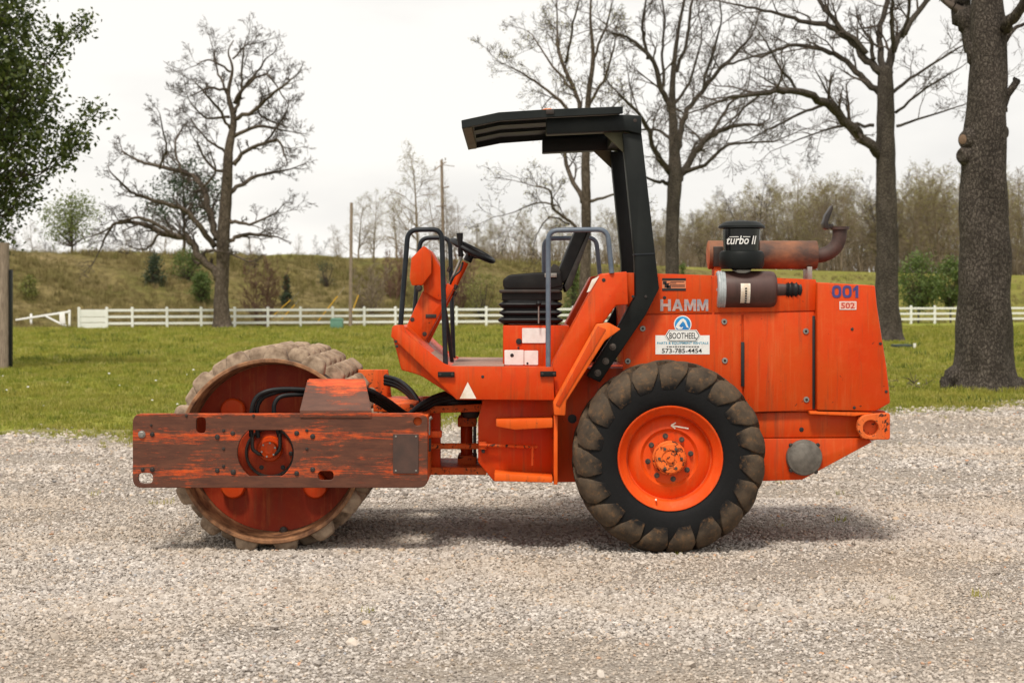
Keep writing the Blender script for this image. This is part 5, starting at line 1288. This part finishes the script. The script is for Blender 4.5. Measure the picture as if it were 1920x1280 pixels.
link('canopy_skirt', prism_bm([top[0], (top[0][0] + .014, top[0][1]), (low[3][0] + .014, low[3][1]), low[3]], Yn + .021, Yf - .021, .003, 1), 'canopy', can)
# underside: pale front liner and lengthwise ribs
def under(px): return float(np.interp(px, [865, 935, 1030, 1168], [t[1] for t in top])) - th - .001
xa, xb = cz(868, 230)[0], cz(884, 230)[0]
link('canopy_liner', prism_bm([(xa, under(868) - .002), (xb, under(884) - .002), (xb, under(884) - .045), (xa, under(868) - .040)], Yn + .03, Yf - .03, .002, 1), 'olive', can)
for k in range(2):
    y_ = Yn + .55 + k * .6; pts_ = [(cz(p, 0)[0], under(p) - .001) for p in (886, 935, 1030, 1160)]
    link('canopy_rib', prism_bm(pts_ + [(x, z - .02) for x, z in pts_[::-1]], y_, y_ + .03, .002, 1), 'canopy', can)
xb_, zb_ = cz(1030, 204); bc = lathe('beacon', [(0, .06), (.02, .06), (.028, .05), (.04, .045), (.048, .02), (.05, 0)], (xb_, .55, top[2][1] + .004), 'amber', RR, 24, 'Z')
boxp('roof_hinge', 1024, 205, 1039, 214, Yn - .012, Yn - .001, 'dark', can, .002)
# ---- air cleaner, pre-cleaner, muffler
AY = .40; acx0, acz = P(1342, 543, AY); acx1 = P(1454, 543, AY)[0]; ar = 35 / 267
lathe('air_cleaner', [(acx0 + .055, 0), (acx0 + .055, ar), (acx1 - .04, ar * 1.0), (acx1 - .015, ar * .95), (acx1, ar * .8), (acx1, ar * .45), (acx1 + .09, ar * .42), (acx1 + .09, 0)], (0, AY, acz), 'tank_brown', RR, 40, 'X')
ac = lathe('filter_end_cap', [(acx0, 0), (acx0, ar * .3), (acx0 + .012, ar * .34), (acx0 + .004, ar * .5), (acx0 + .004, ar * .92), (acx0 + .012, ar), (acx0 + .02, ar * 1.015), (acx0 + .028, ar * .985), (acx0 + .036, ar * 1.015), (acx0 + .044, ar * .985), (acx0 + .052, ar * 1.02), (acx0 + .06, ar)], (0, AY, acz), 'can_end', RR, 40, 'X')
# curved instruction label wrapped on the can
bm = bmesh.new(); lx0, lx1 = P(1389, 543, AY - ar)[0], P(1407, 543, AY - ar)[0]; prev = None
for k in range(9):
    a = R(-105 + 150 * k / 8) * .42 + R(180) ; yy, zz2 = AY + math.cos(a) * (ar + .0025), acz - math.sin(a) * (ar + .0025)
    pr = [bm.verts.new((lx0, yy, zz2)), bm.verts.new((lx1, yy, zz2))]
    if prev: bm.faces.new((prev[0], prev[1], pr[1], pr[0]))
    prev = pr
lab = link('instruction_label', bm, 'white_dirty', RR)
bm = bmesh.new()
for k in range(7):
    a = R(-105 + 150 * (k + .6) / 8.4) * .42 + R(180); yy, zz2 = AY + math.cos(a) * (ar + .004), acz - math.sin(a) * (ar + .004)
    xm = lx0 + (lx1 - lx0) * .5; bm.faces.new([bm.verts.new(v) for v in ((xm - .004, yy, zz2), (xm + .010, yy, zz2), (xm + .010, yy, zz2 - .011), (xm - .004, yy, zz2 - .011))])
link('small_print', bm, 'ink', lab)
eb = [Vector((acx1 + .07, AY, acz)), Vector((acx1 + .13, AY, acz)), Vector((acx1 + .175, AY + .03, acz - .004)), Vector((acx1 + .195, AY + .09, acz - .01))]
cp = catmull(eb, 9); tube('intake_hose', cp, [.062 + (.006 if k % 3 == 0 else -.003) for k in range(len(cp))], 'rubber', RR, 20)
pcx, _ = P(1390.5, 470, AY); zt = lambda py: P(1390, py, AY)[1]
def rpx(p): return p / 2 / (F / (CAMD + AY))
lathe('pre_cleaner_base', [(zt(508), 0), (zt(508), rpx(30)), (zt(504), rpx(40)), (zt(503), rpx(78)), (zt(497), rpx(84)), (zt(478), rpx(85)), (zt(472), rpx(80)), (zt(470), rpx(70)), (zt(470), 0)], (pcx, AY, 0), 'black', RR, 40, 'Z')
bw = lathe('pre_cleaner_bowl', [(zt(470.5), rpx(68)), (zt(452), rpx(69)), (zt(430), rpx(70)), (zt(428), rpx(66))], (pcx, AY, 0), 'bowl', RR, 40, 'Z')
lathe('pre_cleaner_cap', [(zt(427), 0), (zt(427), rpx(66)), (zt(428.5), rpx(80)), (zt(428), rpx(87)), (zt(424), rpx(86)), (zt(418), rpx(72)), (zt(415), rpx(55)), (zt(414), rpx(20)), (zt(413), rpx(10)), (zt(413), 0)], (pcx, AY, 0), 'black', RR, 40, 'Z')
tube('clamp_band', [Vector((pcx, AY, zt(512))), Vector((pcx, AY, zt(506)))], rpx(34), 'steel', RR, 20)
# brand lettering bent round the bowl
tx = text('lettering', 'turbo II', 1364, 1419, 442, 458, AY - rpx(70), 'white', bw, .012, .25)
me = tx.data; n_ = len(me.vertices); a_ = np.empty(n_ * 3); me.vertices.foreach_get('co', a_); a_ = a_.reshape(-1, 3)
Rb = rpx(70.4); wx = a_[:, 0] + tx.location.x - pcx; thx = wx / Rb
thx = np.clip(wx / Rb, -.95, .95)
a_[:, 1] = AY - np.sqrt(np.maximum(Rb ** 2 - wx ** 2, 0)) - .012 - tx.location.y; me.vertices.foreach_set('co', a_.ravel()); me.update()
bm = bmesh.new()
for x0, x1 in ((1369, 1385), (1393, 1407)):
    vs = []
    for k in range(5):
        x = x0 + (x1 - x0) * k / 4
        X = P(x, 443, AY - Rb)[0]; yy = AY - math.sqrt(Rb ** 2 - (X - pcx) ** 2) - .0015; vs.append((bm.verts.new((X, yy, P(x, 443.2, AY - Rb)[1])), bm.verts.new((X, yy, P(x, 444.6, AY - Rb)[1]))))
    for a, b in zip(vs, vs[1:]): bm.faces.new((a[0], b[0], b[1], a[1]))
link('lettering_bar', bm, 'white', bw)
MY = .80; mx0, mz0 = P(1327, 478, MY); mx1 = P(1531, 478, MY)[0]; mr = 26.5 / (F / (CAMD + MY))
mu_ = lathe('muffler', [(mx0 + .004, mr * .99), (mx0 + .012, mr * 1.01), (mx1 - .01, mr), (mx1, mr * .97), (mx1 + .004, mr * .6), (mx1 + .004, 0)], (0, MY, mz0), 'muffler', RR, 40, 'X')
lathe('muffler_end', [(mx0, 0), (mx0 - .006, mr * .6), (mx0, mr * .9), (mx0 + .004, mr * 1.0)], (0, MY, mz0), 'muffler_end', mu_, 40, 'X')
boxp('muffler_foot', 1514, 500, 1523, 528, MY - .1, MY + .1, 'steel', RR, .003); boxp('muffler_foot', 1340, 500, 1352, 520, MY - .1, MY + .1, 'orange_worn', RR, .003)
boxp('muffler_strap', 1338, 462, 1356, 500, MY - mr - .015, MY - mr * .6, 'dark', RR, .006)
tube('exhaust_pipe', catmull([P3(1526, 480, MY), P3(1546, 477, MY), P3(1564, 466, MY), P3(1573, 449, MY), P3(1575, 428, MY)], 6), 13.5 / (F / 13.3), 'pipe', RR, 20)
xe, ze = P(1575, 428, MY); xw = 17 / (F / 13.3)
ex = lathe('exhaust_flange', [(-.012, 0), (-.012, xw * .6), (-.010, xw), (.012, xw), (.012, xw * .75), (-.008, xw * .7), (-.009, 0)], (xe, MY, ze), 'pipe', RR, 24, 'Z')
prism('rain_flap', [(1545, 428), (1544, 418), (1549, 402), (1553, 396), (1561, 384), (1563, 390), (1558, 404), (1553, 416), (1556, 428), (1552, 431)], MY - .055, MY + .055, 'dark', RR, .006)
boxp('flap_hinge', 1544, 420, 1563, 429, MY - .02, MY + .02, 'dark', RR, .004)
# ---- rear wheels
TX, TZ = 1.083, .662
def tyre_set(yc, sgn, parent):
    """near wheel: outer face towards the camera; sgn flips the far one"""
    hw = .215
    prof = [(-.165, .345), (-.19, .36), (-.207, .41), (-.214, .47), (-.208, .53), (-.197, .575), (-.165, .613), (-.12, .632), (-.06, .638), (0, .640)]
    full = prof + [(-a, r) for a, r in prof[::-1][1:]]
    ty = lathe('tyre', full, (TX, yc, TZ), 'tyre', parent, 72, deg=60)
    def surf(a):
        return float(np.interp(a, [p[0] for p in prof], [p[1] for p in prof]))
    path = [(-.2140, .474, .002, -.060, .092), (-.2128, .497, .010, -.048, .108), (-.209, .522, .016, -.034, .124), (-.203, .548, .022, -.020, .143), (-.187, .576, .032, .000, .162), (-.150, .600, .046, .03, .150), (-.10, .606, .058, .085, .088), (-.04, .609, .058, .165, .066), (.02, .609, .052, .235, .060)]
    for mirror in (1, -1):
        bm = bmesh.new(); prev = None; first = None
        for i, (a, r, h, ph, hwid) in enumerate(path):
            n_ax = -min(1, max(0, (-a - .12) / .085)); n_r = math.sqrt(max(0, 1 - (n_ax * .9) ** 2)); n_ax *= .9
            ring = []
            for (dphi, hh) in ((-1, -.012), (-.97, h * .80), (-.90, h * .98), (-.4, h * 1.03), (.25, h * 1.03), (.88, h * .98), (.96, h * .80), (1, -.012)):
                aa = a + n_ax * hh; rr = r + n_r * hh; t = (ph + dphi * hwid); ring.append(bm.verts.new((rr * math.sin(t) * sgn, aa * mirror * sgn, rr * math.cos(t))))
            if prev: [bm.faces.new((prev[j], prev[j + 1], ring[j + 1], ring[j])) for j in range(7)]
            else: first = ring
            prev = ring
        bm.faces.new(first); bm.faces.new(prev); bmesh.ops.recalc_face_normals(bm, faces=bm.faces)
        lm = mesh_of(bm, 'lug', 'lug'); ang_smooth(lm, 42)
        NL = 19
        for k in range(NL):
            a = 2 * math.pi * (k + (.5 if mirror < 0 else .08)) / NL
            rot = Matrix.Rotation(a, 3, 'Y'); put('lug', lm, ty, (TX, yc, TZ), rot)
    rp = [(-.165, .343), (-.186, .352), (-.192, .362), (-.198, .358), (-.196, .350), (-.184, .340), (-.160, .318), (-.150, .306), (-.142, .299), (-.080, .294), (-.078, .286), (-.088, .272), (-.112, .215), (-.116, .200), (-.104, .187), (-.098, .18), (-.098, .10)]
    rim = lathe('rim', [(a * sgn, r) for a, r in rp], (TX, yc, TZ), 'orange_rim', parent, 64, deg=28); rim['label'] = 'dished orange rim with a chalk arrow' if sgn > 0 else 'dished orange rim'
    hb = lathe('hub', [(a * sgn, r) for a, r in [(-.11, .118), (-.125, .116), (-.128, .108), (-.185, .104), (-.195, .096), (-.197, .06), (-.190, .055), (-.192, .03), (-.205, .026), (-.207, 0)]], (TX, yc, TZ), 'orange_hub', rim, 40, deg=30)
    if sgn > 0:
        nut = mesh_of(lathe_bm([(-.03, 0), (-.03, .008), (-.022, .009), (-.022, .013), (-.002, .014), (-.002, .02), (.0, .02)], 8), 'wheel_nut', 'bolt')
        for k in range(8): a = 2 * math.pi * k / 8 + .18; put('wheel_nut', nut, rim, (TX + .150 * math.cos(a), yc - .098, TZ + .150 * math.sin(a)))
        for k in range(6): a = 2 * math.pi * k / 6; put('hub_bolt', nut, rim, (TX + .076 * math.cos(a), yc - .19, TZ + .076 * math.sin(a)), Matrix.Diagonal((.8, .5, .8)))
        xq = yc - .117
        bm = bmesh.new()
        for seg in (((1258, 797), (1291, 803)), ((1258, 797), (1267, 792)), ((1258, 797), (1266, 803))):
            (a, b) = [Vector(P(x, y, xq)) for x, y in seg]; d = (b - a).normalized(); nn = Vector((-d.y, d.x)) * .0045
            bm.faces.new([bm.verts.new((v.x, xq - .004 - .0006 * len(bm.faces), v.y)) for v in (a - nn, b - nn, b + nn, a + nn)])
        link('chalk_arrow', bm, 'white_dirty', rim)
        xv, zv = P(1231, 939, yc - .19); tube('valve_stem', [Vector((xv, yc - .16, zv)), Vector((xv - .005, yc - .2, zv + .012))], .007, 'white_dirty', rim, 6)
    return ty
tyre_set(.215, 1, RR); tyre_set(1.985, -1, RR)
lathe('rear_axle', [(.35, .0), (.35, .13), (1.85, .13), (1.85, 0)], (TX, 0, TZ), 'dark', RR, 24)
